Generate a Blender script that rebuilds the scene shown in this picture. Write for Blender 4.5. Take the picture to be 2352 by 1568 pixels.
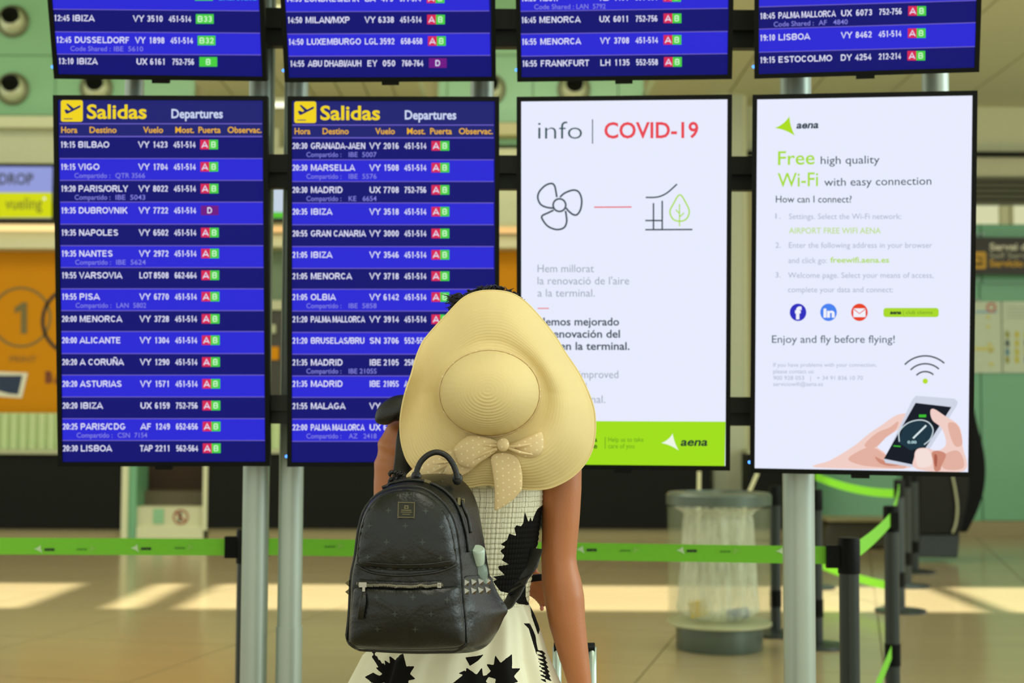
import bpy, bmesh, math, random
import numpy as np
from mathutils import Vector, Matrix
from mathutils.bvhtree import BVHTree

for o in list(bpy.data.objects):
    bpy.data.objects.remove(o)
SC = bpy.context.scene
COL = SC.collection
random.seed(7)
PI = math.pi

# ------------------------------------------------------------------ camera, light, exposure
FPX = 50 / 36 * 2352
CAMH = 1.27
PITCH = math.radians(3.3)
ROLL = 0.0045
_f = Vector((0, math.cos(PITCH), math.sin(PITCH)))
_r = Vector((1, 0, 0))
_u = _r.cross(_f)
RV = _r * math.cos(ROLL) + _u * math.sin(ROLL)
UV = _u * math.cos(ROLL) - _r * math.sin(ROLL)
CP = Vector((0, 0, CAMH))
cd = bpy.data.cameras.new('camera')
cd.lens = 50
cd.sensor_width = 36
cd.clip_end = 200
cd.dof.use_dof = True
cd.dof.focus_distance = 2.86
cd.dof.aperture_fstop = 4.0
cam = bpy.data.objects.new('camera', cd)
cam.matrix_world = Matrix(((RV.x, UV.x, -_f.x, CP.x), (RV.y, UV.y, -_f.y, CP.y), (RV.z, UV.z, -_f.z, CP.z), (0, 0, 0, 1)))
COL.objects.link(cam)
SC.camera = cam

w = bpy.data.worlds.new('daylight')
SC.world = w
w.use_nodes = True
w.node_tree.nodes['Background'].inputs[0].default_value = (0.94, 0.98, 0.86, 1)
w.node_tree.nodes['Background'].inputs[1].default_value = 1.2

def lamp(kind, name, loc, rot, energy, color, **kw):
    d = bpy.data.lights.new(name, kind)
    d.energy = energy
    d.color = color
    for k, v in kw.items():
        setattr(d, k, v)
    o = bpy.data.objects.new(name, d)
    o.location = loc
    o.rotation_euler = rot
    COL.objects.link(o)
    return o
lamp('SUN', 'sun', (0, 0, 12), (0.38, 0, 0), 12.5, (1.0, 0.95, 0.82), angle=0.025)
lamp('AREA', 'hall_light_near', (1.2, 1.0, 5.6), (0.25, 0.15, 0), 100, (1.0, 0.97, 0.86), shape='RECTANGLE', size=3.0, size_y=2.0)
lamp('AREA', 'daylight_right', (7.5, 2.6, 3.0), (0, math.radians(82), 0), 250, (0.82, 1.0, 1.0), shape='RECTANGLE', size=3.5, size_y=5)
lamp('AREA', 'hall_light_far', (0, 10.5, 6.2), (0.25, 0, 0), 380, (1.0, 0.98, 0.84), shape='RECTANGLE', size=12, size_y=3)
SC.view_settings.view_transform = 'Standard'
SC.view_settings.look = 'None'
SC.view_settings.gamma = 1
SC.view_settings.use_curve_mapping = False
SC.view_settings.exposure = 0.0

# ------------------------------------------------------------------ helpers
def ray(px, py):
    return (_f + RV * ((px - 1176) / FPX) - UV * ((py - 784) / FPX)).normalized()
def P(px, py, d):                                # the point at pixel direction, at world depth y = d
    r = ray(px, py)
    return CP + r * (d / r.y)
def S(d):                                        # metres per pixel at depth d
    return d / FPX

def lin(c):
    return tuple(((v / 255) / 12.92 if v / 255 <= 0.04045 else ((v / 255 + 0.055) / 1.055) ** 2.4) for v in c)

MATS = {}
def mat(name, rgb, rough=0.6, metal=0.0, var=0.06, scale=20, bump=0.0, bscale=200, coat=0.0, spec=0.5):
    if name in MATS:
        return MATS[name]
    m = bpy.data.materials.new(name)
    m.use_nodes = True
    nt = m.node_tree
    b = nt.nodes['Principled BSDF']
    b.inputs['Roughness'].default_value = rough
    b.inputs['Metallic'].default_value = metal
    b.inputs['Specular IOR Level'].default_value = spec
    b.inputs['Coat Weight'].default_value = coat
    c = lin(rgb)
    tc = nt.nodes.new('ShaderNodeTexCoord')
    nz = nt.nodes.new('ShaderNodeTexNoise')
    nz.inputs['Scale'].default_value = scale
    nz.inputs['Detail'].default_value = 4
    mx = nt.nodes.new('ShaderNodeMix')
    mx.data_type = 'RGBA'
    mx.inputs[6].default_value = tuple(v * (1 - var) for v in c) + (1,)
    mx.inputs[7].default_value = tuple(min(1, v * (1 + var)) for v in c) + (1,)
    nt.links.new(tc.outputs['Object'], nz.inputs['Vector'])
    nt.links.new(nz.outputs[0], mx.inputs[0])
    nt.links.new(mx.outputs[2], b.inputs['Base Color'])
    if bump:
        n2 = nt.nodes.new('ShaderNodeTexNoise')
        n2.inputs['Scale'].default_value = bscale
        n2.inputs['Detail'].default_value = 3
        bp = nt.nodes.new('ShaderNodeBump')
        bp.inputs['Strength'].default_value = bump
        bp.inputs['Distance'].default_value = 0.003
        nt.links.new(tc.outputs['Object'], n2.inputs['Vector'])
        nt.links.new(n2.outputs[0], bp.inputs['Height'])
        nt.links.new(bp.outputs[0], b.inputs['Normal'])
    MATS[name] = m
    return m

def emis(rgb, strength=1.0, gloss=True):
    key = 'screen_%d_%d_%d_%.2f' % (rgb[0], rgb[1], rgb[2], strength)
    if key in MATS:
        return MATS[key]
    m = bpy.data.materials.new(key)
    m.use_nodes = True
    b = m.node_tree.nodes['Principled BSDF']
    b.inputs['Base Color'].default_value = (0.004, 0.004, 0.004, 1)
    b.inputs['Roughness'].default_value = 0.45
    b.inputs['Specular IOR Level'].default_value = 0.05 if gloss else 0
    b.inputs['Emission Color'].default_value = lin(rgb) + (1,)
    b.inputs['Emission Strength'].default_value = strength
    MATS[key] = m
    return m

def obj(name, me, parent=None, mats=None):
    o = bpy.data.objects.new(name, me)
    COL.objects.link(o)
    if parent is not None:
        o.parent = parent
        o.matrix_parent_inverse = MW[parent.name].inverted()
        MW[o.name] = Matrix.Identity(4)
    else:
        MW[o.name] = Matrix.Identity(4)
    return o
MW = {}
def mesh(name, verts, faces, m, parent=None, smooth=False):
    me = bpy.data.meshes.new(name)
    me.from_pydata([tuple(v) for v in verts], [], faces)
    for mm in (m if isinstance(m, (list, tuple)) else [m]):
        me.materials.append(mm)
    if smooth:
        me.polygons.foreach_set('use_smooth', [True] * len(me.polygons))
    me.update()
    return obj(name, me, parent)

def root(name, loc, label, cat, group=None):
    o = bpy.data.objects.new(name, None)
    o.empty_display_size = 0.1
    COL.objects.link(o)
    o.location = loc
    MW[o.name] = Matrix.Translation(loc)
    return tag(o, label, cat, group)
def tag(o, label, cat, group=None):
    o['label'] = label
    o['category'] = cat
    if group:
        o['group'] = group
    return o
def struct(o):
    o['kind'] = 'structure'
    return o

class G:
    """geometry collector"""
    def __init__(s):
        s.v, s.f, s.mi = [], [], []
    def add(s, v, f, mi=0):
        n = len(s.v)
        s.v += [Vector(p) for p in v]
        s.f += [tuple(i + n for i in q) for q in f]
        s.mi += [mi] * len(f)
        return s
    def box(s, x0, x1, y0, y1, z0, z1, mi=0):
        v = [(x, y, z) for z in (z0, z1) for y in (y0, y1) for x in (x0, x1)]
        return s.add(v, [(0, 2, 3, 1), (4, 5, 7, 6), (0, 1, 5, 4), (1, 3, 7, 5), (3, 2, 6, 7), (2, 0, 4, 6)], mi)
    def obox(s, c, a, b, n, wa, wb, wn, mi=0):
        c, a, b, n = Vector(c), Vector(a), Vector(b), Vector(n)
        v = [c + a * (i * wa / 2) + n * (j * wn / 2) + b * (k * wb / 2) for k in (-1, 1) for j in (-1, 1) for i in (-1, 1)]
        return s.add(v, [(0, 2, 3, 1), (4, 5, 7, 6), (0, 1, 5, 4), (1, 3, 7, 5), (3, 2, 6, 7), (2, 0, 4, 6)], mi)
    def lathe(s, prof, c=(0, 0, 0), axis=(0, 0, 1), n=24, mi=0, cap=True):
        ax = Vector(axis).normalized()
        t = Vector((1, 0, 0)) if abs(ax.x) < 0.9 else Vector((0, 1, 0))
        e1 = ax.cross(t).normalized()
        e2 = ax.cross(e1)
        c = Vector(c)
        v, f = [], []
        for r, h in prof:
            for k in range(n):
                a = 2 * PI * k / n
                v.append(c + ax * h + (e1 * math.cos(a) + e2 * math.sin(a)) * r)
        for i in range(len(prof) - 1):
            for k in range(n):
                k2 = (k + 1) % n
                f.append((i * n + k, i * n + k2, (i + 1) * n + k2, (i + 1) * n + k))
        if cap:
            f.append(tuple(range(n - 1, -1, -1)))
            f.append(tuple(range((len(prof) - 1) * n, len(prof) * n)))
        return s.add(v, f, mi)
    def tube(s, pts, rad, n=10, mi=0, closed=False, flat=1.0, ref=None, caps=True):
        pts = [Vector(p) for p in pts]
        m = len(pts)
        if not hasattr(rad, '__len__'):
            rad = [rad] * m
        v, f = [], []
        ref = Vector(ref) if ref else Vector((0.13, 0.2, 1)).normalized()
        for i in range(m):
            a = pts[(i - 1) % m] if (closed or i > 0) else pts[0]
            b = pts[(i + 1) % m] if (closed or i < m - 1) else pts[-1]
            t = (b - a).normalized()
            e1 = ref - t * ref.dot(t)
            if e1.length < 1e-3:
                e1 = t.orthogonal()
            e1.normalize()
            e2 = t.cross(e1)
            rr = rad[i]
            ra, rb = rr if hasattr(rr, '__len__') else (rr, rr * flat)
            for k in range(n):
                q = 2 * PI * k / n
                v.append(pts[i] + e1 * (math.cos(q) * ra) + e2 * (math.sin(q) * rb))
        for i in range(m if closed else m - 1):
            j = (i + 1) % m
            for k in range(n):
                k2 = (k + 1) % n
                f.append((i * n + k, i * n + k2, j * n + k2, j * n + k))
        if caps and not closed:
            f.append(tuple(range(n - 1, -1, -1)))
            f.append(tuple(range((m - 1) * n, m * n)))
        return s.add(v, f, mi)
    def ell(s, c, r, rot=None, n=16, k=10, mi=0):
        c = Vector(c)
        v, f = [], []
        for i in range(k + 1):
            th = PI * i / k
            for j in range(n):
                ph = 2 * PI * j / n
                p = Vector((r[0] * math.sin(th) * math.cos(ph), r[1] * math.sin(th) * math.sin(ph), r[2] * math.cos(th)))
                if rot:
                    p = rot @ p
                v.append(c + p)
        for i in range(k):
            for j in range(n):
                j2 = (j + 1) % n
                f.append((i * n + j, (i + 1) * n + j, (i + 1) * n + j2, i * n + j2))
        return s.add(v, f, mi)
    def build(s, name, m, parent=None, smooth=False):
        o = mesh(name, s.v, s.f, m, parent, smooth)
        if any(s.mi):
            o.data.polygons.foreach_set('material_index', s.mi)
        return o

def bevel(o, width, seg=2):
    md = o.modifiers.new('bevel', 'BEVEL')
    md.width = width
    md.segments = seg
    md.limit_method = 'ANGLE'
    return o
def smooth_by(o):
    o.data.polygons.foreach_set('use_smooth', [True] * len(o.data.polygons))
    md = o.modifiers.new('edge', 'EDGE_SPLIT')
    md.split_angle = 0.7
    return o

def boxpx(name, x0, y0, x1, y1, d, thick, m, parent=None):
    """a box whose front face stands at depth d between two sight lines"""
    a, b = P(x0, (y0 + y1) / 2, d), P(x1, (y0 + y1) / 2, d)
    t, u = P((x0 + x1) / 2, y0, d), P((x0 + x1) / 2, y1, d)
    return G().box(a.x, b.x, d, d + thick, u.z, t.z).build(name, m, parent)

def resample(pts, n, closed=True):
    pts = [np.array(p, float) for p in pts]
    if closed:
        pts = pts + [pts[0]]
    L = [0]
    for a, b in zip(pts, pts[1:]):
        L.append(L[-1] + np.linalg.norm(b - a))
    out = []
    for i in range(n):
        t = L[-1] * i / (n if closed else n - 1)
        j = min(max(np.searchsorted(L, t, side='right') - 1, 0), len(pts) - 2)
        s_ = (t - L[j]) / max(L[j + 1] - L[j], 1e-9)
        out.append(tuple(pts[j] * (1 - s_) + pts[j + 1] * s_))
    return out
def catmull(pts, sub=6, closed=True):
    n = len(pts)
    out = []
    pp = [np.array(p, float) for p in pts]
    rng = range(n) if closed else range(n - 1)
    for i in rng:
        p0 = pp[(i - 1) % n] if closed or i > 0 else pp[0]
        p1, p2 = pp[i], pp[(i + 1) % n]
        p3 = pp[(i + 2) % n] if closed or i + 2 < n else pp[-1]
        for k in range(sub):
            t = k / sub
            out.append(tuple(0.5 * ((2 * p1) + (-p0 + p2) * t + (2 * p0 - 5 * p1 + 4 * p2 - p3) * t * t + (-p0 + 3 * p1 - 3 * p2 + p3) * t ** 3)))
    if not closed:
        out.append(tuple(pp[-1]))
    return out

# ---- flat print: text, shapes and strokes laid on a plane
TEXTQ = []
class Panel:
    def __init__(s, c, a, b, off=0.0):
        s.c, s.a, s.b = Vector(c), Vector(a).normalized(), Vector(b).normalized()
        s.n = s.b.cross(s.a).normalized()
        if s.n.dot(CP - s.c) < 0:
            s.n = -s.n
        s.off = off
        s.parts = {}
    def loc(s, px, py, lay=0):
        r = ray(px, py)
        t = (s.c - CP).dot(s.n) / r.dot(s.n)
        p = CP + r * t
        return p + s.n * (s.off + lay * 0.0004)
    def part(s, name, m, new=False):
        if new:
            s.cnt = getattr(s, 'cnt', 0) + 1
            name = name + '#%d' % s.cnt
        d = s.parts.setdefault(name, dict(v=[], f=[], mi=[], mats=[]))
        if m not in d['mats']:
            d['mats'].append(m)
        return d, d['mats'].index(m)
    def poly(s, pts, m, part='printed_shape', lay=1):
        d, i = s.part(part, m, part in ('row_band', 'gate_badge', 'club_button', 'pictogram'))
        n = len(d['v'])
        d['v'] += [s.loc(x, y, lay) for x, y in pts]
        d['f'].append(tuple(range(n, n + len(pts))))
        d['mi'].append(i)
    def rect(s, x0, y0, x1, y1, m, part='printed_shape', lay=1):
        s.poly([(x0, y0), (x1, y0), (x1, y1), (x0, y1)], m, part, lay)
    def stroke(s, pts, wd, m, part='printed_line', lay=2, closed=False):
        d, i = s.part(part, m)
        n = len(d['v'])
        k = len(pts)
        for q in range(k):
            a = np.array(pts[(q - 1) % k] if closed or q > 0 else pts[0], float)
            b = np.array(pts[(q + 1) % k] if closed or q < k - 1 else pts[-1], float)
            t = b - a
            t /= max(np.linalg.norm(t), 1e-9)
            nn = np.array([-t[1], t[0]]) * wd / 2
            p = np.array(pts[q], float)
            d['v'] += [s.loc(*(p + nn), lay), s.loc(*(p - nn), lay)]
        for q in range(k if closed else k - 1):
            e = (q + 1) % k
            d['f'].append((n + 2 * q, n + 2 * q + 1, n + 2 * e + 1, n + 2 * e))
            d['mi'].append(i)
    def circle(s, cx, cy, r, m, part='printed_shape', lay=1, ry=None, n=32):
        ry = ry or r
        s.poly([(cx + r * math.cos(2 * PI * k / n), cy + ry * math.sin(2 * PI * k / n)) for k in range(n)], m, part, lay)
    def ring(s, cx, cy, r, wd, m, part='printed_line', lay=2, n=48):
        s.stroke([(cx + r * math.cos(2 * PI * k / n), cy + r * math.sin(2 * PI * k / n)) for k in range(n)], wd, m, part, lay, True)
    def text(s, t, x0, x1, yb, cap, m, bold=0.0, part='lettering', lay=3, shear=0.0, yb1=None):
        """the string from x0 to x1 on baseline yb (yb1 at the right end) with capital height cap, in photo pixels"""
        if part.split('#')[0] in ('flight_text', 'gate_letter'):
            stroke_text(s, t, x0, x1, yb, yb if yb1 is None else yb1, cap, m, part, lay)
            return
        cu = bpy.data.curves.new('lettering', 'FONT')
        cu.body = t
        cu.offset = bold
        cu.shear = shear
        cu.resolution_u = 3
        o = bpy.data.objects.new('lettering', cu)
        COL.objects.link(o)
        if part in ('lettering', 'column_title', 'title_text', 'logo', 'printed_logo'):
            s.cnt = getattr(s, 'cnt', 0) + 1
            part = part + '#%d' % s.cnt
        TEXTQ.append((s, o, x0, x1, yb, yb if yb1 is None else yb1, cap, m, part, lay))
    def finish(s, parent):
        for name, d in s.parts.items():
            o = mesh(name.split('#')[0], d['v'], d['f'], d['mats'], parent)
            o.data.polygons.foreach_set('material_index', d['mi'])
PANELS = []
def flush_text():
    bpy.context.view_layer.update()
    dg = bpy.context.evaluated_depsgraph_get()
    for s, o, x0, x1, yb, yb1, cap, m, part, lay in TEXTQ:
        me = bpy.data.meshes.new_from_object(o.evaluated_get(dg))
        xs = [v.co.x for v in me.vertices]
        a, b = min(xs), max(xs)
        d, i = s.part(part, m)
        n = len(d['v'])
        for v in me.vertices:
            t = (v.co.x - a) / (b - a)
            d['v'].append(s.loc(x0 + (x1 - x0) * t, yb + (yb1 - yb) * t - v.co.y / 0.682 * cap, lay))
        for p in me.polygons:
            d['f'].append(tuple(n + q for q in p.vertices))
            d['mi'].append(i)
    cus = [q[1].data for q in TEXTQ]
    for q in TEXTQ:
        bpy.data.objects.remove(q[1])
    for c in cus:
        bpy.data.curves.remove(c)
    for pn, par in PANELS:
        pn.finish(par)

# ---- a plain grotesque lettering of strokes for the flight lines
def _arc(cx, cy, rx, ry, a0, a1, n=10):
    return [(cx + rx * math.cos(math.radians(a0 + (a1 - a0) * i / n)), cy + ry * math.sin(math.radians(a0 + (a1 - a0) * i / n))) for i in range(n + 1)]
def glyph(c):
    """(advance, strokes) with capital height 1; stroke centre lines"""
    t = 0.09
    L, T, B = t + 0.075, 1 - t, t
    W9 = {'I': 0.39, 'J': 0.78, 'M': 1.16, 'W': 1.32, 'O': 1.09, 'G': 1.09, 'Q': 1.09, 'L': 0.85, 'F': 0.85, 'T': 0.85, 'Z': 0.85, 'E': 0.93, 'P': 0.93, 'S': 0.93, 'V': 0.93, 'X': 0.93, 'Y': 0.93, ' ': 0.39, ':': 0.42, '-': 0.46, '/': 0.39}
    w_ = W9.get(c, 0.776 if c.isdigit() else 1.01)
    R = w_ - L
    M = w_ / 2
    r = (T - B) / 4
    q = {
     'A': [[(0.06, 0), (M, 1 - t * 0.6), (w_ - 0.06, 0)], [(0.2, 0.28), (w_ - 0.2, 0.28)]],
     'B': [[(L, B), (L, T)], [(L, T), (R - r, T)] + _arc(R - r, T - r, r * 0.9, r, 90, -90) + [(L, 0.5)], [(R - r, 0.5)] + _arc(R - r, B + r, r, r, 90, -90) + [(L, B)]],
     'C': [_arc(M, 0.5, R - M, T - 0.5, 40, 320, 18)],
     'D': [[(L, B), (L, T), (M, T)] + _arc(M, 0.5, R - M, T - 0.5, 90, -90, 14) + [(L, B)]],
     'E': [[(R, T), (L, T), (L, B), (R + 0.02, B)], [(L, 0.53), (R - 0.05, 0.53)]],
     'F': [[(R, T), (L, T), (L, 0)], [(L, 0.5), (R - 0.08, 0.5)]],
     'G': [_arc(M, 0.5, R - M, T - 0.5, 45, 320, 18) + [(R, 0.42), (M + 0.05, 0.42)]],
     'H': [[(L, 0), (L, 1)], [(R, 0), (R, 1)], [(L, 0.52), (R, 0.52)]],
     'I': [[(M, 0), (M, 1)]],
     'J': [[(R, 1), (R, 0.32)] + _arc(M, 0.32, R - M, 0.32 - B, 0, -180)],
     'K': [[(L, 0), (L, 1)], [(R, 1), (L, 0.36)], [(M - 0.06, 0.55), (R + 0.02, 0)]],
     'L': [[(L, 1), (L, B), (w_ - 0.05, B)]],
     'M': [[(L, 0), (L, 1)], [(R, 0), (R, 1)], [(L + 0.03, 1), (M, 0.1), (R - 0.03, 1)]],
     'N': [[(L, 0), (L, 1)], [(R, 0), (R, 1)], [(L + 0.02, 0.97), (R - 0.02, 0.03)]],
     'O': [_arc(M, 0.5, R - M + 0.03, T - 0.5, 0, 360, 24)],
     'P': [[(L, 0), (L, T), (R - r, T)] + _arc(R - r, T - 1.1 * r, r, 1.1 * r, 90, -90) + [(L, T - 2.2 * r)]],
     'Q': [_arc(M, 0.5, R - M + 0.03, T - 0.5, 0, 360, 24), [(M + 0.1, 0.3), (R + 0.05, 0)]],
     'R': [[(L, 0), (L, T), (R - r, T)] + _arc(R - r, T - r, r, r, 90, -90) + [(L, 0.5)], [(M, 0.5), (R + 0.04, 0)]],
     'S': [_arc(M, T - r, R - M, r, 25, 180, 8) + [(L + 0.03, T - r - 0.08)] + [(M, 0.52), (R - 0.04, B + r + 0.08)] + _arc(M, B + r, R - M, r, 0, -160, 8)],
     'T': [[(0.04, T), (w_ - 0.04, T)], [(M, 0), (M, T)]],
     'U': [[(L, 1), (L, 0.38)] + _arc(M, 0.38, R - M, 0.38 - B, 180, 360, 12) + [(R, 1)]],
     'V': [[(0.08, 1), (M, 0.05), (w_ - 0.08, 1)]],
     'W': [[(0.08, 1), (0.37, 0.05), (M, 0.95), (w_ - 0.37, 0.05), (w_ - 0.08, 1)]],
     'X': [[(0.08, 1), (w_ - 0.08, 0)], [(w_ - 0.08, 1), (0.08, 0)]],
     'Y': [[(0.08, 1), (M, 0.45), (w_ - 0.08, 1)], [(M, 0.45), (M, 0)]],
     'Z': [[(0.08, T), (w_ - 0.12, T), (0.12, B), (w_ - 0.06, B)]],
     '0': [_arc(M, 0.5, R - M, T - 0.5, 0, 360, 20)],
     '1': [[(M + 0.06, 0), (M + 0.06, 1)], [(M + 0.06, 0.9), (M - 0.13, 0.76)]],
     '2': [_arc(M, T - r - 0.03, R - M, r + 0.03, 170, -10, 10) + [(R - 0.1, 0.45), (L, B), (w_ - 0.08, B)]],
     '3': [_arc(M, T - r, R - M - 0.02, r, 160, -90, 10) + [(M - 0.08, 0.5)], [(M, 0.5)] + _arc(M, B + r, R - M, r, 90, -160, 10)],
     '4': [[(R - 0.09, 0), (R - 0.09, T), (L - 0.05, 0.3), (w_ - 0.02, 0.3)]],
     '5': [[(R, T), (L + 0.06, T), (L, 0.5)] + _arc(M, B + 0.24, R - M, 0.25, 130, -150, 12)],
     '6': [_arc(M, 0.5, R - M, T - 0.5, 50, 215, 10) + _arc(M, B + 0.22, R - M, 0.22, 200, 520, 16)],
     '7': [[(0.08, T), (R, T), (M - 0.05, 0.4), (M - 0.1, 0)]],
     '8': [_arc(M, T - r + 0.01, R - M - 0.03, r - 0.01, 0, 360, 16), _arc(M, B + r, R - M, r + 0.01, 0, 360, 16)],
     '9': [_arc(M, 0.5, R - M, T - 0.5, 230, 395, 10) + _arc(M, T - 0.22, R - M, 0.22, 20, 340, 16)],
     ':': [[(M, 0.02), (M, 0.2)], [(M, 0.52), (M, 0.7)]],
     '-': [[(0.05, 0.36), (w_ - 0.05, 0.36)]],
     '/': [[(0.0, -0.03), (w_, 1.03)]],
     ' ': [],
    }
    if c == 'Ñ':
        a, s_ = glyph('N')
        return a, s_ + [[(a * .25, 1.14), (a * .4, 1.22), (a * .6, 1.14), (a * .75, 1.22)]]
    return w_, q.get(c, [])
def stroke_text(s, t, x0, x1, yb, yb1, cap, m, part, lay, wt=0.175):
    adv = 0
    items = []
    for ch in t:
        a, st = glyph(ch)
        items.append((adv, st))
        adv += a
    lo, hi = 0.06, adv - 0.06
    asp = (x1 - x0) / (hi - lo) / cap             # horizontal scale against the height
    d, mi = s.part(part, m)
    for a0, st in items:
        for pl in st:
            P_ = [np.array([(a0 + x - lo) * asp, y]) for x, y in pl]
            n = len(P_)
            base_ = len(d['v'])
            closed = np.linalg.norm(P_[0] - P_[-1]) < 1e-6
            if closed:
                P_ = P_[:-1]
                n -= 1
            for i in range(n):
                p = P_[i]
                a_ = P_[(i - 1) % n] if (closed or i > 0) else None
                b_ = P_[(i + 1) % n] if (closed or i < n - 1) else None
                if a_ is None:
                    tg = b_ - p
                    mit = 1
                elif b_ is None:
                    tg = p - a_
                    mit = 1
                else:
                    u1, u2 = (p - a_), (b_ - p)
                    u1 = u1 / max(np.linalg.norm(u1), 1e-9)
                    u2 = u2 / max(np.linalg.norm(u2), 1e-9)
                    tg = u1 + u2
                    if np.linalg.norm(tg) < 1e-3:
                        tg = u1
                    mit = min(1.5, 1 / max(0.3, math.sqrt(max(0.05, (1 + float(u1 @ u2)) / 2))))
                tg = tg / max(np.linalg.norm(tg), 1e-9)
                ww = wt * (0.62 + 0.38 * min(1.0, asp))
                nn = np.array([-tg[1], tg[0]]) * ww / 2 * mit
                for q in (p + nn, p - nn):
                    X = x0 + q[0] * cap
                    u = (X - x0) / (x1 - x0)
                    d['v'].append(s.loc(X, yb + (yb1 - yb) * u - q[1] * cap, lay))
            for i in range(n if closed else n - 1):
                e = (i + 1) % n
                d['f'].append((base_ + 2 * i, base_ + 2 * i + 1, base_ + 2 * e + 1, base_ + 2 * e))
                d['mi'].append(mi)


def bvh(o_or_g):
    if isinstance(o_or_g, G):
        return BVHTree.FromPolygons([tuple(v) for v in o_or_g.v], o_or_g.f)
    me = o_or_g.data
    return BVHTree.FromPolygons([tuple(v.co) for v in me.vertices], [tuple(p.vertices) for p in me.polygons])
def hit(t, px, py):
    h = t.ray_cast(CP, ray(px, py))
    if h[0] is None:
        h = (None, None)
        return None, None
    n = h[1]
    if n.dot(ray(px, py)) > 0:
        n = -n
    return h[0], n

def pillow(pts, dfun, bulge, thick, n=64, rings=7, back=True):
    """a padded shape: outline in photo pixels, depth from dfun, puffed toward the viewer"""
    pts = resample(pts, n)
    cx = sum(p[0] for p in pts) / n
    cy = sum(p[1] for p in pts) / n
    g = G()
    v, f = [], []
    def layer(s_, off):
        for x, y in pts:
            X, Y = cx + (x - cx) * s_, cy + (y - cy) * s_
            v.append(P(X, Y, dfun(X, Y) + off))
    prof = [(math.cos(a), math.sin(a)) for a in [PI / 2 * i / rings for i in range(rings)]]
    for c, h in prof:
        layer(max(c, 0.02), -h * bulge - thick / 2)
    v.append(P(cx, cy, dfun(cx, cy) - bulge - thick / 2))
    for i in range(rings - 1):
        for k in range(n):
            k2 = (k + 1) % n
            f.append((i * n + k, i * n + k2, (i + 1) * n + k2, (i + 1) * n + k))
    top = len(v) - 1
    for k in range(n):
        f.append(((rings - 1) * n + k, (rings - 1) * n + (k + 1) % n, top))
    if back:
        b0 = len(v)
        layer(1.0, thick / 2)
        layer(0.5, thick / 2)
        v.append(P(cx, cy, dfun(cx, cy) + thick / 2))
        for k in range(n):
            k2 = (k + 1) % n
            f.append((k2, k, b0 + k, b0 + k2))
            f.append((b0 + k2, b0 + k, b0 + n + k, b0 + n + k2))
            f.append((b0 + n + k2, b0 + n + k, len(v) - 1))
    g.add(v, f)
    return g

# ------------------------------------------------------------------ materials
M_black = mat('black_plastic', (8, 10, 7), 0.5, spec=0.12)
M_darkmetal = mat('dark_metal_rail', (44, 48, 38), 0.5, spec=0.3)
M_pole = mat('satin_aluminium', (168, 180, 170), 0.42, 0.55, 0.03)
M_cream = mat('cream_wall', (198, 192, 142), 0.7)
M_cream2 = mat('cream_soffit', (204, 204, 164), 0.7)
M_beam = mat('pale_panel', (212, 214, 172), 0.6)
M_green = mat('green_glass_panel', (138, 188, 140), 0.3, 0, 0.03, 3)
M_green2 = mat('deep_green_glass', (112, 172, 128), 0.18, 0, 0.04, 2)
M_orange = mat('orange_panel', (200, 132, 0), 0.6, 0, 0.04, 3, spec=0.15)
M_counter = mat('dark_counter_front', (20, 22, 16), 0.6, spec=0.15)
M_ribbed = mat('pale_ribbed_panel', (186, 204, 146), 0.6)
M_frame = mat('pale_metal_frame', (176, 178, 140), 0.4, 0.3)
M_post = mat('anthracite_post', (42, 50, 46), 0.38, 0.3)
M_belt = mat('green_webbing', (122, 208, 40), 0.6, 0, 0.05, 60, 0.1, 400)
M_skirt_stone = mat('brown_plinth', (150, 138, 94), 0.4)

def floor_mat():
    m = mat('polished_stone', (166, 151, 113), 0.17, 0, 0.1, 1.3)
    nt = m.node_tree
    nz = [n for n in nt.nodes if n.type == 'TEX_NOISE'][0]
    mp = nt.nodes.new('ShaderNodeMapping')
    mp.inputs['Scale'].default_value = (0.5, 3.0, 1)
    tc = [n for n in nt.nodes if n.type == 'TEX_COORD'][0]
    ge = nt.nodes.new('ShaderNodeNewGeometry')
    nt.links.new(ge.outputs['Position'], mp.inputs[0])
    nt.links.new(mp.outputs[0], nz.inputs['Vector'])
    nz.inputs['Detail'].default_value = 8
    return m
M_floor = floor_mat()
M_joint = mat('floor_joint', (128, 116, 84), 0.7)

# ------------------------------------------------------------------ setting
BD = 16.6                                          # depth of the far hall wall
floor = struct(G().box(-11, 11, -4, 17.5, -0.12, -0.012).build('floor', M_joint))
ang = math.radians(-13.5)
T = 1.2
tile = G().box(-T / 2 + 0.004, T / 2 - 0.004, -T / 2 + 0.004, T / 2 - 0.004, -0.012, 0.0)
tm = None
R2 = Matrix.Rotation(ang, 4, 'Z')
ox, oy = P(1521, 1490, 8.0).x, 8.0
k0 = P(1521, 1490, 3267 * 1.27 / (1490 - 976))
for i in range(-13, 14):
    for j in range(-8, 14):
        p = R2 @ Vector(((i + 0.5) * T, (j + 0.12) * T, 0)) + Vector((k0.x, k0.y, 0))
        if abs(p.x) > 4.0 + max(0, p.y) * 0.32 or p.y < -1.5 or p.y > BD + 0.2:
            continue
        if tm is None:
            o = tile.build('tile', M_floor, floor)
            tm = o.data
        else:
            o = obj('tile', tm, floor)
        o.matrix_local = Matrix.Translation(p) @ R2

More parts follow.
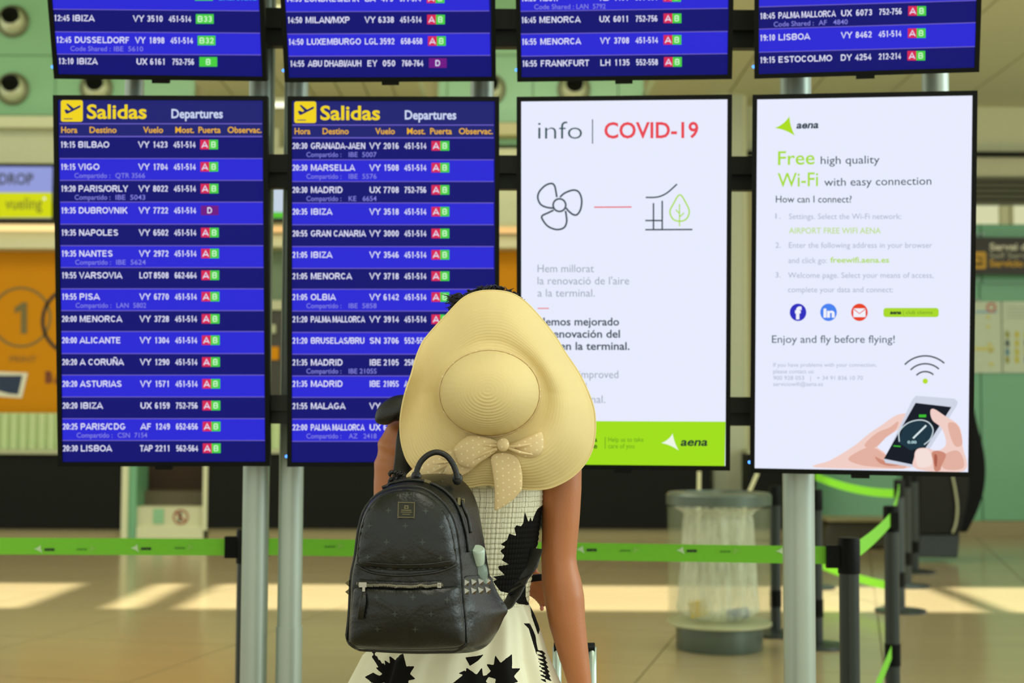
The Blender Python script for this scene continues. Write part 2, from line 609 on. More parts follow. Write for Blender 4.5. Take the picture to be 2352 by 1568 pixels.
ceil = G()
zc, slot0, slot1 = 6.7, 7.05, 8.6                   # rooflight strip the sun comes through
yy = [(-4, slot0), (slot1, 17.6)]
for a, b in yy:
    ceil.box(-11, 11, a, b, zc, zc + 0.15)
for x0, x1 in ((-11, -8.2), (-3.35, -2.78), (-2.55, -2.28), (3.25, 3.42), (8.6, 11)):
    ceil.box(x0, x1, slot0, slot1, zc, zc + 0.15)
struct(ceil.build('ceiling', M_beam))
struct(G().box(-11, 11, BD + 0.35, BD + 0.5, 0, zc).build('wall_back', M_cream))
wall = bpy.data.objects['wall_back']

# soffits under the upper storey, seen from below
def soffit(x0, x1, name, y0=9.8):
    a, b = P(x0, 200, BD).x, P(x1, 200, BD).x
    z = P(1480, 232, BD).z
    s_ = struct(G().box(a, b, y0, BD + 0.3, z, z + 0.12).build(name, M_cream2))
    n = 8
    for k in range(n):
        xa = a + (b - a) * k / n
        G().box(xa + 0.01, xa + (b - a) / n - 0.01, y0 + 0.1, BD + 0.25, z - 0.03, z - 0.002).build('soffit_panel', M_cream2, s_)
    return s_
soffit(1482, 2900, 'trim_1')
soffit(488, 975, 'trim_2', 13.2)
# light fitting in the middle soffit
lf = root('ceiling_light', P(660, 236, 14.5), 'thin white tube light glowing in the gap between first and second boards', 'light')
boxpx('diffuser', 560, 232, 665, 243, 14.5, 0.08, emis((255, 255, 225), 1.5), lf)
boxpx('housing', 555, 224, 672, 232, 14.45, 0.14, M_frame, lf)

# green glass wall panels that carry the air nozzles
gw = struct(boxpx('wall_left', -400, -140, 450, 266, BD + 0.15, 0.12, M_cream2))
for x0, x1 in ((-263, -68), (-68, 127), (127, 322), (322, 448)):
    for y0, y1 in ((-140, -28), (-28, 127), (127, 265)):
        boxpx('glass_panel', x0 + 1, y0 + 1, x1 - 1, y1 - 1, BD, 0.05, M_green, gw)
gw2 = struct(boxpx('wall_middle', 1005, -140, 1480, 282, BD + 0.15, 0.12, M_cream2))
for x0, x1 in ((1006, 1027), (1027, 1224), (1224, 1420), (1420, 1479)):
    for y0, y1 in ((-140, -28), (-28, 127), (127, 281)):
        boxpx('glass_panel', x0 + 1, y0 + 1, x1 - 1, y1 - 1, BD, 0.05, M_green, gw2)

# air nozzles
M_noz = mat('pale_nozzle', (196, 200, 160), 0.35, 0.2)
M_nozrim = mat('nozzle_rim', (120, 124, 92), 0.4, 0.5)
def nozzle(px, py, label):
    c = P(px, py, BD)
    t = root('air_nozzle', c, label, 'air vent', 'round air nozzles in the green wall')
    g = G()
    g.tube([c + Vector((math.cos(a) * 0.176, -0.02, math.sin(a) * 0.176)) for a in [2 * PI * k / 40 for k in range(40)]], 0.022, 8, closed=True)
    g.build('rim', M_nozrim, t, True)
    G().ell(c + Vector((0, 0.0, 0)), (0.158, 0.13, 0.158), n=32, k=20).build('ball', M_noz, t, True)
    ax = Vector((0.04, -0.9, 0.36)).normalized()
    q = c + ax * 0.105
    G().lathe([(0.102, 0.0), (0.102, 0.05), (0.094, 0.05), (0.09, 0.044), (0.0, 0.044)], q, ax, 32, cap=False).build('shade_disc', M_black, t, True)  # solid black collar and disc stand in for the shade inside the hole
nozzle(30, 50, 'round air nozzle in the green wall at the top left corner')
nozzle(30, 205, 'round air nozzle directly below the top left corner nozzle')
nozzle(222, 203, 'round air nozzle peeping between the two leftmost boards')
nozzle(1124, 206, 'round air nozzle in green wall between second and third board columns')
nozzle(1318, 206, 'round air nozzle just above the COVID notice screen')

# ledges and beams below the green panels
struct(boxpx('trim_3', -400, 266, 450, 292, BD - 0.25, 0.5, M_beam))
struct(boxpx('trim_4', 1005, 282, 1480, 310, BD - 0.25, 0.5, M_cream))
struct(boxpx('trim_5', -400, 292, 640, 375, BD - 0.05, 0.3, M_beam))
struct(boxpx('trim_6', 1005, 310, 1480, 332, BD - 0.02, 0.3, M_green))
struct(boxpx('trim_7', 450, 340, 1480, 512, BD - 0.1, 0.3, M_beam))
# grey column behind the bin, up to the ceiling
cl = struct(boxpx('trim_9', 1637, -200, 1707, 1238, BD - 0.5, 0.35, mat('grey_column', (182, 188, 156), 0.5)))
boxpx('column_edge', 1707, -200, 1716, 1238, BD - 0.45, 0.2, M_beam, cl)

# LED lit canopy over the drop counters
can = struct(boxpx('trim_10', -400, 530, 560, 570, BD - 0.5, 0.9, M_cream2))
st = root('strip_light', P(60, 520, BD - 0.6), 'long warm white light strip under the bag drop sign', 'light')
boxpx('diffuser', -400, 515, 560, 529, BD - 0.62, 0.06, emis((255, 222, 150), 1.3), st)
boxpx('housing', -400, 508, 560, 515, BD - 0.62, 0.1, M_darkmetal, st)
struct(boxpx('trim_11', 600, 540, 1400, 568, BD - 0.5, 0.8, M_cream2))
st = root('strip_light', P(1160, 524, BD - 0.6), 'short warm light strip seen right of the second departures board', 'light')
boxpx('diffuser', 600, 520, 1400, 534, BD - 0.62, 0.06, emis((255, 205, 130), 1.0), st)
boxpx('housing', 600, 512, 1400, 520, BD - 0.62, 0.6, M_cream, st)

# orange bag drop walls with printed graphics
ow = struct(boxpx('wall_orange_left', -400, 568, 560, 948, BD - 0.2, 0.2, M_orange))
pn = Panel(P(60, 750, BD - 0.205), (1, 0, 0), (0, 0, 1))
PANELS.append((pn, ow))
M_pg = mat('grey_print', (112, 98, 44), 0.6)
M_pk = mat('black_print', (22, 20, 12), 0.6)
M_pb = mat('blue_print', (24, 44, 72), 0.6)
M_pw = mat('white_print', (220, 216, 190), 0.6)
M_po = mat('faint_print', (150, 104, 14), 0.6)
M_pr = mat('brown_print', (110, 50, 8), 0.6)
pn.ring(48, 728, 67, 5, M_pg)
pn.poly([(34, 706), (52, 694), (62, 694), (62, 766), (48, 766), (48, 712), (34, 720)], M_pg)
pn.text('PRINT', 22, 84, 831, 13, M_po, 0.02)
pn.ring(176, 737, 78, 8, M_pk, n=64)
pn.text('B', 104, 121, 878, 24, M_pr, 0.06)
pn.text('AG', 124, 170, 878, 24, M_pr, 0.06)
pn.poly([(-30, 852), (64, 856), (50, 914), (-30, 908)], M_pw, lay=1)
pn.poly([(-30, 862), (52, 862), (42, 906), (20, 904), (-30, 890)], M_pb, lay=2)
struct(boxpx('wall_orange_right', 1000, 565, 1400, 948, BD - 0.2, 0.2, M_orange))
# cabinet and wall strip seen between the first two boards
ck = root('staff_cabinet', P(620, 850, BD - 0.1), 'dark cabinet behind the gap between the first two departures boards', 'cabinet')
boxpx('body', 560, 712, 1000, 945, BD - 0.3, 0.3, mat('cabinet_dark', (52, 52, 38), 0.5), ck)
boxpx('cornice', 560, 690, 1000, 712, BD - 0.34, 0.3, M_frame, ck)
boxpx('label_panel', 622, 796, 640, 826, BD - 0.33, 0.03, M_orange, ck)
boxpx('handle', 624, 745, 633, 765, BD - 0.34, 0.04, M_frame, ck)
struct(boxpx('wall_service', 560, 568, 1000, 690, BD - 0.15, 0.2, mat('grey_green_wall', (104, 124, 92), 0.6)))

# signs above the drop desks
def sign(x0, y0, x1, y1, d, label):
    t = root('bag_drop_sign', P((x0 + x1) / 2, y1, d), label, 'sign')
    boxpx('frame', x0 - 7, y0 - 7, x1 + 7, y1 + 7, d, 0.12, M_black, t)
    return t
t = sign(-260, 382, 119, 500, BD - 0.8, 'lit DROP sign in lavender and yellow, partly cut by left edge')
f_ = boxpx('lit_face', -260, 382, 119, 500, BD - 0.81, 0.01, emis((150, 160, 222), 0.95), t)
pn = Panel(P(0, 440, BD - 0.812), (1, 0, 0), (0, 0, 1))
PANELS.append((pn, f_))
pn.rect(-260, 442, 119, 500, emis((216, 222, 14), 0.95), 'yellow_band')
M_ink = mat('dark_ink', (70, 74, 100), 0.7)
pn.text('BAG', -95, -18, 423, 24, M_ink, 0.03)
pn.text('DROP', -3, 77, 423, 24, M_ink, 0.03)
pn.text('vueling', 12, 97, 480, 26, mat('grey_ink', (128, 132, 20), 0.7), 0.015)
pn.circle(102, 456, 3, emis((255, 255, 255), 0.9), lay=3)
t = sign(560, 430, 690, 500, BD - 0.8, 'lit white and green sign glimpsed between first two boards')
boxpx('bracket', 600, 440, 650, 450, BD - 0.69, 0.6, M_darkmetal, t)
f_ = boxpx('lit_face', 560, 430, 690, 500, BD - 0.81, 0.01, emis((200, 215, 232), 0.95), t)
pn = Panel(P(620, 460, BD - 0.812), (1, 0, 0), (0, 0, 1))
PANELS.append((pn, f_))
pn.rect(560, 487, 690, 500, emis((90, 200, 40), 0.95), 'green_band')

# check-in counters
def counter(x0, x1, label, ribs=True):
    t = root('check_in_counter', P((x0 + x1) / 2, 1215, BD - 0.9), label, 'counter', None)
    t.location.z = 0
    MW[t.name] = Matrix.Translation(t.location)
    boxpx('front_panel', x0, 1042, x1, 1214, BD - 0.9, 0.6, M_counter, t)
    boxpx('plinth', x0, 1214, x1, 1239, BD - 0.86, 0.5, M_skirt_stone, t)
    boxpx('counter_top', x0, 1033, x1, 1042, BD - 0.95, 0.7, M_frame, t)
    if ribs:
        b = boxpx('back_panel', x0, 948, x1, 1033, BD - 0.45, 0.08, M_ribbed, t)
        n = int((x1 - x0) / 21)
        for k in range(n):
            xa = x0 + (x1 - x0) * k / n
            boxpx('rib', xa + 4, 950, xa + 17, 1032, BD - 0.48, 0.03, M_ribbed, b)
    return t
counter(-300, 278, 'dark fronted check-in counter with ribbed top below the DROP sign')
counter(477, 1150, 'dark fronted check-in counter standing behind the woman and two poles')
counter(1150, 1634, 'dark fronted check-in counter left of the grey column', False)
counter(1717, 1868, 'short dark check-in counter between bin and right pole', False)
# bag intake between the counters
t = root('baggage_intake', P(375, 1215, BD - 0.6), 'open baggage intake with conveyor between two dark counters', 'baggage intake')
boxpx('left_frame', 279, 1042, 293, 1239, BD - 0.95, 0.5, M_beam, t)
boxpx('glass_side', 293, 1042, 313, 1239, BD - 0.9, 0.5, M_green2, t)
boxpx('right_frame', 466, 1042, 476, 1218, BD - 0.92, 0.5, M_beam, t)
boxpx('inner_wall', 313, 1042, 466, 1170, BD - 0.1, 0.05, mat('dark_brown_inner', (58, 42, 24), 0.8), t)  # plain dark brown sheet closing the back of the intake
boxpx('conveyor_belt', 313, 1128, 466, 1168, BD - 0.55, 0.5, mat('grey_conveyor', (88, 80, 58), 0.6), t)
fp = boxpx('kick_panel', 313, 1164, 466, 1210, BD - 0.85, 0.3, M_cream2, t)
boxpx('green_square', 352, 1168, 376, 1202, BD - 0.862, 0.01, M_green, t)
boxpx('lower_step', 313, 1210, 466, 1239, BD - 0.9, 0.4, M_beam, t)
pn = Panel(P(413, 1187, BD - 0.853), (1, 0, 0), (0, 0, 1))
PANELS.append((pn, fp))
M_pred = mat('red_print', (150, 60, 40), 0.6)
pn.ring(415, 1187, 16, 4, M_pred, 'prohibition_symbol', 2, 24)
pn.stroke([(404, 1176), (426, 1198)], 4, M_pred, 'prohibition_symbol', 2)
pn.stroke([(415, 1176), (412, 1198)], 6, M_pk, 'prohibition_symbol', 1)
# right hand green glass wall
rw = struct(boxpx('wall_right', 1870, 515, 2900, 1196, BD + 0.06, 0.2, M_green2))
for x0, x1 in ((1872, 2062), (2063, 2253), (2254, 2444), (2445, 2635), (2636, 2800)):
    for y0, y1 in ((516, 652), (653, 1195)):
        boxpx('glass_panel', x0 + 1, y0, x1 - 1, y1, BD, 0.05, M_green2, rw)
for x, y in ((2247, 537), (2247, 640), (2247, 688), (2258, 537)):
    G().lathe([(0.015, 0), (0.015, 0.05)], P(x, y, BD - 0.05), (0, 1, 0), 12).build('glass_fixing', M_pole, rw)
struct(boxpx('baseboard_right', 1870, 1197, 2900, 1240, BD - 0.06, 0.12, M_skirt_stone))
struct(boxpx('trim_12', 1717, 232, 2900, 348, BD + 0.1, 0.2, M_beam))
struct(boxpx('trim_13', 1717, 348, 2900, 356, BD - 0.1, 0.4, M_counter))
struct(boxpx('trim_14', 1717, 356, 2900, 406, BD + 0.05, 0.2, M_cream2))
lv = root('louvre', P(2300, 470, BD), 'dark horizontal louvre slats above the right window band', 'louvre')
for k in range(5):
    y = 408 + k * 13
    boxpx('slat', 1870, y, 2900, y + 9, BD - 0.02, 0.12, mat('louvre_grey', (84, 86, 60), 0.5), lv)
boxpx('backing', 1870, 406, 2900, 472, BD + 0.11, 0.05, M_counter, lv)
wn = struct(boxpx('window_1', 1870, 472, 2900, 515, BD + 0.1, 0.05, emis((222, 224, 178), 0.9, False)))
for x in (2228, 2300, 2322, 2400, 2480, 2560):
    boxpx('mullion', x, 472, x + (18 if x == 2300 else 7), 515, BD, 0.1, M_cream2, wn)
# self service sign
t = root('self_service_sign', P(2350, 630, BD - 0.25), 'dark self service sign with yellow symbol, cut by the right edge', 'sign')
bd = boxpx('board', 2180, 545, 2620, 630, BD - 0.25, 0.08, mat('sign_brown', (46, 42, 30), 0.5), t)
pn = Panel(P(2300, 590, BD - 0.253), (1, 0, 0), (0, 0, 1))
PANELS.append((pn, bd))
M_sy = mat('sign_yellow', (196, 150, 20), 0.5)
M_sw = mat('sign_white', (206, 204, 176), 0.5)
pn.poly([(2230, 578), (2262, 578), (2265, 581), (2265, 614), (2262, 617), (2230, 617)], M_sy, 'symbol')
pn.stroke([(2244, 588), (2256, 600), (2256, 588)], 4, M_pk, 'symbol', 2)
pn.rect(2240, 603, 2258, 609, M_pk, 'symbol', 2)
pn.text("Servei d'Autofacturació", 2273, 2520, 574, 15, M_sw, 0.03)
pn.text('Self Service Check-in', 2273, 2480, 593, 13, mat('sign_grey', (150, 148, 122), 0.5), 0.015)
pn.text('Servicio de Autofacturación', 2273, 2545, 612, 15, M_sy, 0.03)
# posters on the green wall
M_paper = mat('poster_paper', (196, 208, 178), 0.5)
def pcol(c):
    return mat('poster_%d_%d_%d' % c, c, 0.6)
t = root('wall_poster', P(2262, 856, BD - 0.03), 'white poster with yellow diagram, right beside the last screen', 'poster')
b = boxpx('sheet', 2225, 692, 2300, 856, BD - 0.03, 0.02, M_paper, t)
pn = Panel(P(2262, 770, BD - 0.033), (1, 0, 0), (0, 0, 1))
PANELS.append((pn, b))
pn.ring(2277, 706, 9, 5, pcol((190, 110, 100)))
pn.rect(2240, 714, 2290, 718, pcol((110, 160, 190)), 'diagram')
for x, y, wd in ((2266, 724, 8), (2266, 746, 8), (2268, 787, 10), (2240, 797, 44), (2272, 803, 8), (2272, 832, 10)):
    pn.rect(x, y, x + wd, y + 8, pcol((206, 200, 110)), 'diagram')
t = root('wall_poster', P(2400, 856, BD - 0.03), 'white poster with rows of small pictograms at the right edge', 'poster')
b = boxpx('sheet', 2303, 692, 2520, 856, BD - 0.03, 0.02, M_paper, t)
pn = Panel(P(2400, 770, BD - 0.033), (1, 0, 0), (0, 0, 1))
PANELS.append((pn, b))
cc = [(60, 80, 84), (150, 150, 60), (70, 120, 70), (80, 130, 150), (200, 190, 60), (150, 90, 60)]
rr = random.Random(3)
for j, y in enumerate((768, 788, 808, 826)):
    for i in range(9):
        x = 2310 + i * 22
        pn.poly([(x, y - 7), (x + 5, y - 9), (x + 9, y - 2), (x + 8, y + 8), (x + 1, y + 8), (x - 1, y)], pcol(cc[rr.randrange(6)]), 'pictogram')
for y in (704, 712, 720, 728):
    pn.rect(2312, y, 2500, y + 2, pcol((160, 176, 150)), 'text_line')
# self service kiosk, tall and rounded
t = root('self_service_kiosk', P(2160, 1282, 13.3), 'black rounded self service kiosk behind the right screen', 'kiosk')
t.location.z = 0
MW[t.name] = Matrix.Translation(t.location)
def prism(name, pts, d, th, m, parent, bev=0.02):
    n = len(pts)
    v = [P(x, y, d) for x, y in pts]
    v += [p + Vector((0, th, 0)) for p in v]
    f = [tuple(range(n - 1, -1, -1)), tuple(range(n, 2 * n))] + [(i, (i + 1) % n, n + (i + 1) % n, n + i) for i in range(n)]
    o = mesh(name, v, f, m, parent)
    return bevel(o, bev, 2) if bev else o
side = catmull([(2222, 918), (2236, 932), (2246, 975), (2260, 1030), (2265, 1080), (2260, 1130), (2244, 1178), (2222, 1222)], 4, False)
prism('rear_shell', [(2190, 918)] + side + [(2190, 1222)], 13.45, 0.4, M_black, t)
face = catmull([(2190, 940), (2212, 1000), (2224, 1070), (2226, 1130), (2215, 1190), (2203, 1228)], 4, False)
prism('front_shell', [(2112, 940)] + face + [(2110, 1228)], 13.25, 0.25, mat('kiosk_dark', (24, 25, 18), 0.5, spec=0.2), t)
prism('pedestal', [(2112, 1226), (2206, 1226), (2200, 1281), (2109, 1279)], 13.3, 0.4, M_post, t, 0.01)
G().tube([P(x, y, 13.22) for x, y in catmull([(2188, 1094), (2195, 1130), (2199, 1165), (2196, 1200), (2188, 1224)], 4, False)], 0.011, 8).build('edge_strip', M_frame, t, True)
boxpx('touch_screen', 2125, 960, 2175, 1030, 13.23, 0.02, emis((60, 70, 60), 0.5), t)
# low bench by the green wall
t = root('low_bench', P(1965, 1236, 14.6), 'low dark rounded unit at foot of the green glass wall', 'scale')
t.location.z = 0
MW[t.name] = Matrix.Translation(t.location)
prism('body', [(1892, 1258)] + catmull([(1894, 1222), (1902, 1204), (1920, 1198)], 4, False) + [(2052, 1198), (2060, 1215), (2056, 1258)], 14.7, 0.5, mat('bench_dark', (60, 56, 36), 0.5), t)
boxpx('top_plate', 1900, 1192, 2056, 1198, 14.65, 0.6, M_skirt_stone, t)
# two pale leaning guide strips behind the bin
t = root('guide_strips', P(1670, 1215, 12.5), 'pale slanted rods standing up behind the litter bin', 'guide strip')
t.location.z = 0
MW[t.name] = Matrix.Translation(t.location)
G().tube([P(1606, 1082, 12.5), P(1604, 1240, 12.5)], 0.017, 8).build('rod', M_beam, t)
G().tube([P(1740, 1086, 12.5), P(1712, 1150, 12.5), P(1706, 1250, 12.5)], 0.017, 8).build('rod', M_beam, t)
z0 = P(1604, 1255, 12.5)
G().box(z0.x - 0.05, P(1712, 1255, 12.5).x + 0.05, 12.4, 12.8, 0, 0.2).build('base', M_counter, t)

# ------------------------------------------------------------------ display stand and screens
t = root('display_stand', (0, 4.34, 0), 'grey steel pole stand with dark cross rails carrying all eight screens', 'display stand')
def pole(px, r, d, ztop, zbot=0.0):
    c = P(px, 1150, d)
    g = G().lathe([(r, zbot), (r, ztop)], (c.x, d, 0), n=32)
    return smooth_by(g.build('pole', M_pole, t))
pole(588, 0.040, 4.34, 3.1)
pole(668.5, 0.037, 4.34, 3.1)
pole(1834, 0.0465, 4.21, 3.1)
pole(1102, 0.037, 4.42, 3.1, 1.32)
for px in (290, 2160):
    d = 4.34 if px < 1000 else 4.22
    pole(px, 0.029 if px < 1000 else 0.04, d, 3.1, 1.6)
c = P(668.5, 1150, 4.34)
smooth_by(G().lathe([(0.040, 0), (0.040, P(668, 1437, 4.34).z)], (c.x, 4.34, 0), n=32).build('pole_sleeve', M_pole, t))
for px, d in ((588, 4.34), (668.5, 4.34), (1834, 4.21)):
    c = P(px, 1150, d)
    G().lathe([(0.09, 0), (0.09, 0.012), (0.06, 0.02)], (c.x, d, 0), n=24).build('foot_plate', M_darkmetal, t)
for y0, y1 in ((20, 104), (356, 431), (908, 974)):
    za, zb = P(900, y0, 4.24).z, P(900, y1, 4.24).z
    xa, xb = P(200, 400, 4.24).x, P(1800, 400, 4.24).x
    zm = zb + (za - zb) * 0.45
    G().box(xa, xb, 4.235, 4.29, zm, za).box(xa, xb, 4.25, 4.285, zb, zm).build('rail', M_darkmetal, t)

W_, H_ = 0.617, 1.078
POSE = dict(
    S1=(-1.0194, 4.1293, 1.6771, 0.0228, 0.102, 0.0059), S2=(-0.3462, 4.1312, 1.6823, 0.0148, 0.046, 0.006),
    S3=(0.3208, 4.0943, 1.6749, -0.0782, 0.0974, -0.0026), S4=(0.9887, 4.0055, 1.6665, -0.1462, 0.0871, -0.01),
    U1=(-1.0297, 4.1094, 2.2689, 0.0367, 0.3707, 0.0018), U2=(-0.3589, 4.1108, 2.2668, 0.0123, 0.3666, 0.0123),
    U3=(0.3196, 4.0539, 2.2596, -0.0817, 0.3164, -0.002), U4=(0.9932, 3.9628, 2.2544, -0.1608, 0.2659, -0.0038))
def frame_axes(q):
    x, y, z, yaw, tilt, rl = q
    a = Vector((math.cos(yaw), math.sin(yaw), 0))
    n = Vector((math.sin(yaw), -math.cos(yaw), 0))
    b = Vector((0, 0, 1)) * math.cos(tilt) + n * math.sin(tilt)
    a2 = a * math.cos(rl) + b * math.sin(rl)
    b2 = b * math.cos(rl) - a * math.sin(rl)
    c = Vector((x, y, z))
    return c, a2, b2
def screen(key, name, label, cat, base, led, group=None, badge=None):
    c, a, b = frame_axes(POSE[key])
    if key[0] == 'U':
        c = c + b * (H_ / 2)
    n = b.cross(a).normalized()
    if n.dot(CP - c) < 0:
        n = -n
    t = root(name, c - b * (H_ / 2), label, cat, group)
    bz = 0.013
    g = G()
    for sx in (-1, 1):
        g.obox(c + a * (sx * (W_ / 2 - bz / 2)) - n * 0.01, a, b, n, bz, H_, 0.034)
    for sy in (-1, 1):
        g.obox(c + b * (sy * (H_ / 2 - bz / 2)) - n * 0.01, a, b, n, W_ - 2 * bz, bz, 0.034)
    g.build('bezel', M_black, t)
    G().obox(c - n * 0.034, a, b, n, W_ - 0.01, H_ - 0.01, 0.03).obox(c - n * 0.058, a, b, n, W_ * 0.6, H_ * 0.6, 0.03).build('rear_case', M_black, t)
    dsp = G().obox(c - n * 0.007, a, b, n, W_ - 2 * bz, H_ - 2 * bz, 0.014).build('display', base, t)
    p = Panel(c, a, b, 0.0004)
    PANELS.append((p, dsp))
    if led:
        q = c - a * (W_ / 2 + 0.002) - b * (H_ / 2 - led * 0.001) + n * 0.002
        G().lathe([(0.0045, -0.004), (0.0045, 0.003), (0.002, 0.005)], q, n, 12).build('status_light', emis((70, 140, 255), 3.0), t)
    q = c - b * (H_ / 2 + 0.0035) + n * 0.002
    G().obox(q, a, b, n, 0.05, 0.011, 0.02).build('sensor_bar', M_black, t)
    return p, t
C_dark, C_light = (14, 16, 112), (42, 40, 212)
E_dark, E_light, E_head = emis(C_dark), emis(C_light), emis((30, 34, 112))
E_line = emis((104, 92, 196))
E_white, E_sub = emis((222, 222, 246)), emis((132, 130, 222))
E_yel, E_or = emis((240, 212, 30)), emis((232, 176, 40))
E_red, E_grn, E_pur, E_cy = emis((214, 40, 86)), emis((72, 206, 66)), emis((112, 22, 132)), emis((60, 190, 220))

def row(p, sh, y, tm, dest, dx1, code, cx, num, desk, gate, sub=None, slope=0.0, x=(139, 180, 318, 351, 399, 460), lx=173, nx=385, kx=449, cap=14.5, cy=None):
    """one flight line; x holds the left edges of its columns; y is the row's centre at the time column"""
    Y = lambda X: y + slope * (X - x[0])
    def T(s_, a, b, cp=cap, m=E_white, bold=0.034, dy=0):
        p.text(s_, a + sh, b + sh, Y(a) + cp / 2 + dy, cp, m, bold, 'flight_text#%.0f' % y, 3, 0, Y(b) + cp / 2 + dy)
    T(tm, x[0], lx, bold=0.022)
    T(dest, x[1], dx1)
    T(code, cx[0], cx[1])
    T(num, x[3] if len(num) > 3 else x[3] + 6, nx)
    T(desk, x[4], kx, bold=0.02)
    gx, gw_ = x[5], 41
    gy = Y(gx)
    h = 11
    if gate == 'AB':
        p.rect(gx + sh, gy - h, gx + sh + gw_ / 2, gy + h, E_red, 'gate_badge', 1.5)
        p.rect(gx + sh + gw_ / 2, gy - h, gx + sh + gw_, gy + h, E_grn, 'gate_badge', 1.5)
        p.text('A', gx + sh + 4, gx + sh + 17, gy + 7, 14, E_white, 0.03, 'gate_letter#%.0f' % y)
        p.text('B', gx + sh + 25, gx + sh + 36, gy + 7, 14, emis((200, 245, 200)), 0.03, 'gate_letter#%.0f' % y)
    else:
        col = E_pur if gate == 'D' else E_grn
        p.rect(gx + sh, gy - h, gx + sh + gw_, gy + h, col, 'gate_badge', 1.5)
        wd = 5.5 * len(gate)
        p.text(gate, gx + sh + gw_ / 2 - wd, gx + sh + gw_ / 2 + wd, gy + 7, 14, emis((200, 245, 200)) if gate != 'D' else E_white, 0.03, 'gate_letter#%.0f' % y)
    if sub:
        if cap < 0:
            return
        lab, lx0, lx1, sc, s0, s1 = sub
        p.text(lab, lx0 + sh, lx1 + sh, y + slope * (lx0 - x[0]) + 25.5, 11, E_sub, 0.006, 'shared_code_text', 3, 0, y + slope * (lx1 - x[0]) + 25.5)
        p.text(sc, s0 + sh, s1 + sh, y + slope * (s0 - x[0]) + 25.5, 11, E_sub, 0.006, 'shared_code_text', 3, 0, y + slope * (s1 - x[0]) + 25.5)

def header(p, x0, x1, dx, dy):
    p.rect(x0, 283 + dy, x1, 285.5 + dy, E_line, 'divider_line', 2)
    p.rect(x0, 312 + dy, x1, 315 + dy, E_line, 'divider_line', 2)
    r = 5
    X0, Y0, X1, Y1 = 140 + dx, 230 + dy, 190.5 + dx, 279.5 + dy
    pts = []
    for cx, cy, a0 in ((X1 - r, Y1 - r, 0), (X0 + r, Y1 - r, 90), (X0 + r, Y0 + r, 180), (X1 - r, Y0 + r, 270)):
        for k in range(5):
            a = math.radians(a0 + k * 22.5)
            pts.append((cx + r * math.cos(a), cy + r * math.sin(a)))
    p.poly(pts, E_yel, 'departure_symbol', 1.5)
    E_n = emis((30, 34, 100))
    q = lambda *l: [(a + dx, b + dy) for a, b in l]
    p.poly(q((148, 253), (152, 251), (159, 254), (183, 242), (186, 243), (184, 247), (156, 261), (152, 261)), E_n, 'departure_symbol', 2.5)
    p.poly(q((152, 239), (156, 238), (170, 249), (163, 252)), E_n, 'departure_symbol', 2.6)
    p.rect(147 + dx, 272 + dy, 167 + dx, 274 + dy, E_n, 'departure_symbol', 2.5)
    p.text('Salidas', 200 + dx, 337 + dx, 272 + dy, 31, E_yel, 0.022, 'title_text')
    p.text('Departures', 394 + dx, 512 + dx, 271 + dy, 20, emis((205, 215, 245)), 0.022, 'title_text')

# board 1
p, t1 = screen('S1', 'departures_board', 'leftmost lower Salidas Departures board, first flight BILBAO 19:15', 'display screen', E_dark, 0)
L, R_ = lambda y: 135.7 + (y - 227) * 0.0108, lambda y: 602 + (y - 231) * 0.008
p.poly([(L(227), 227), (R_(231), 231), (R_(313), 313), (L(313), 313)], E_head, 'header_band', 0.5)
seps = [364, 414, 464, 514.6, 564, 614, 663, 713, 761, 811.6, 861, 911, 961, 1011, 1061]
for i in range(0, 14):
    if i % 2 == 0:
        p.poly([(L(seps[i]), seps[i]), (R_(seps[i]), seps[i]), (R_(seps[i + 1]), seps[i + 1]), (L(seps[i + 1]), seps[i + 1])], E_light, 'row_band', 0.8)
    p.rect(L(seps[i]), seps[i] - 1, R_(seps[i]), seps[i] + 1.2, E_line, 'divider_line', 2)
header(p, 137, 602, 0, 0)
for s_, a, b in (('Hora', 141, 178), ('Destino', 206, 268), ('Vuelo', 329, 375), ('Most.', 403, 446), ('Puerta', 456, 507), ('Observac.', 523, 601)):
    p.text(s_, a, b, 305, 13.5, E_or, 0.018, 'column_title')
Cp = ('Compartido :', 171, 253)
VY = (318, 343)
rows1 = [(332, '19:15', 'BILBAO', 251, 'VY', VY, '1423', '451-514', 'AB', None),
 (383, '19:15', 'VIGO', 228, 'VY', VY, '1704', '451-514', 'AB', 'QTR 3566'),
 (433, '19:20', 'PARIS/ORLY', 293, 'VY', VY, '8022', '451-514', 'AB', 'IBE  5043'),
 (483, '19:35', 'DUBROVNIK', 292, 'VY', VY, '7722', '451-514', 'D', None),
 (534, '19:35', 'NAPOLES', 270, 'VY', VY, '6502', '451-514', 'AB', None),
 (582, '19:35', 'NANTES', 257, 'VY', VY, '2972', '451-514', 'AB', 'IBE  5624'),
 (632, '19:55', 'VARSOVIA', 278, 'LOT', (318, 347), '8508', '662-664', 'AB', None),
 (681, '19:55', 'PISA', 226, 'VY', VY, '6770', '451-514', 'AB', 'LAN  5802'),
 (732, '20:00', 'MENORCA', 277, 'VY', VY, '3728', '451-514', 'AB', None),
 (781, '20:00', 'ALICANTE', 274, 'VY', VY, '1304', '451-514', 'AB', None),
 (831, '20:20', 'A CORUÑA', 280, 'VY', VY, '1290', '451-514', 'AB', None),
 (881, '20:20', 'ASTURIAS', 275, 'VY', VY, '1571', '451-514', 'AB', None),
 (931, '20:20', 'IBIZA', 231, 'UX', VY, '6159', '752-756', 'AB', None),
 (979, '20:25', 'PARIS/CDG', 283, 'AF', VY, '1249', '652-656', 'AB', 'CSN  7154'),
 (1029, '20:30', 'LISBOA', 251, 'TAP', (316, 345), '2211', '562-564', 'AB', None)]
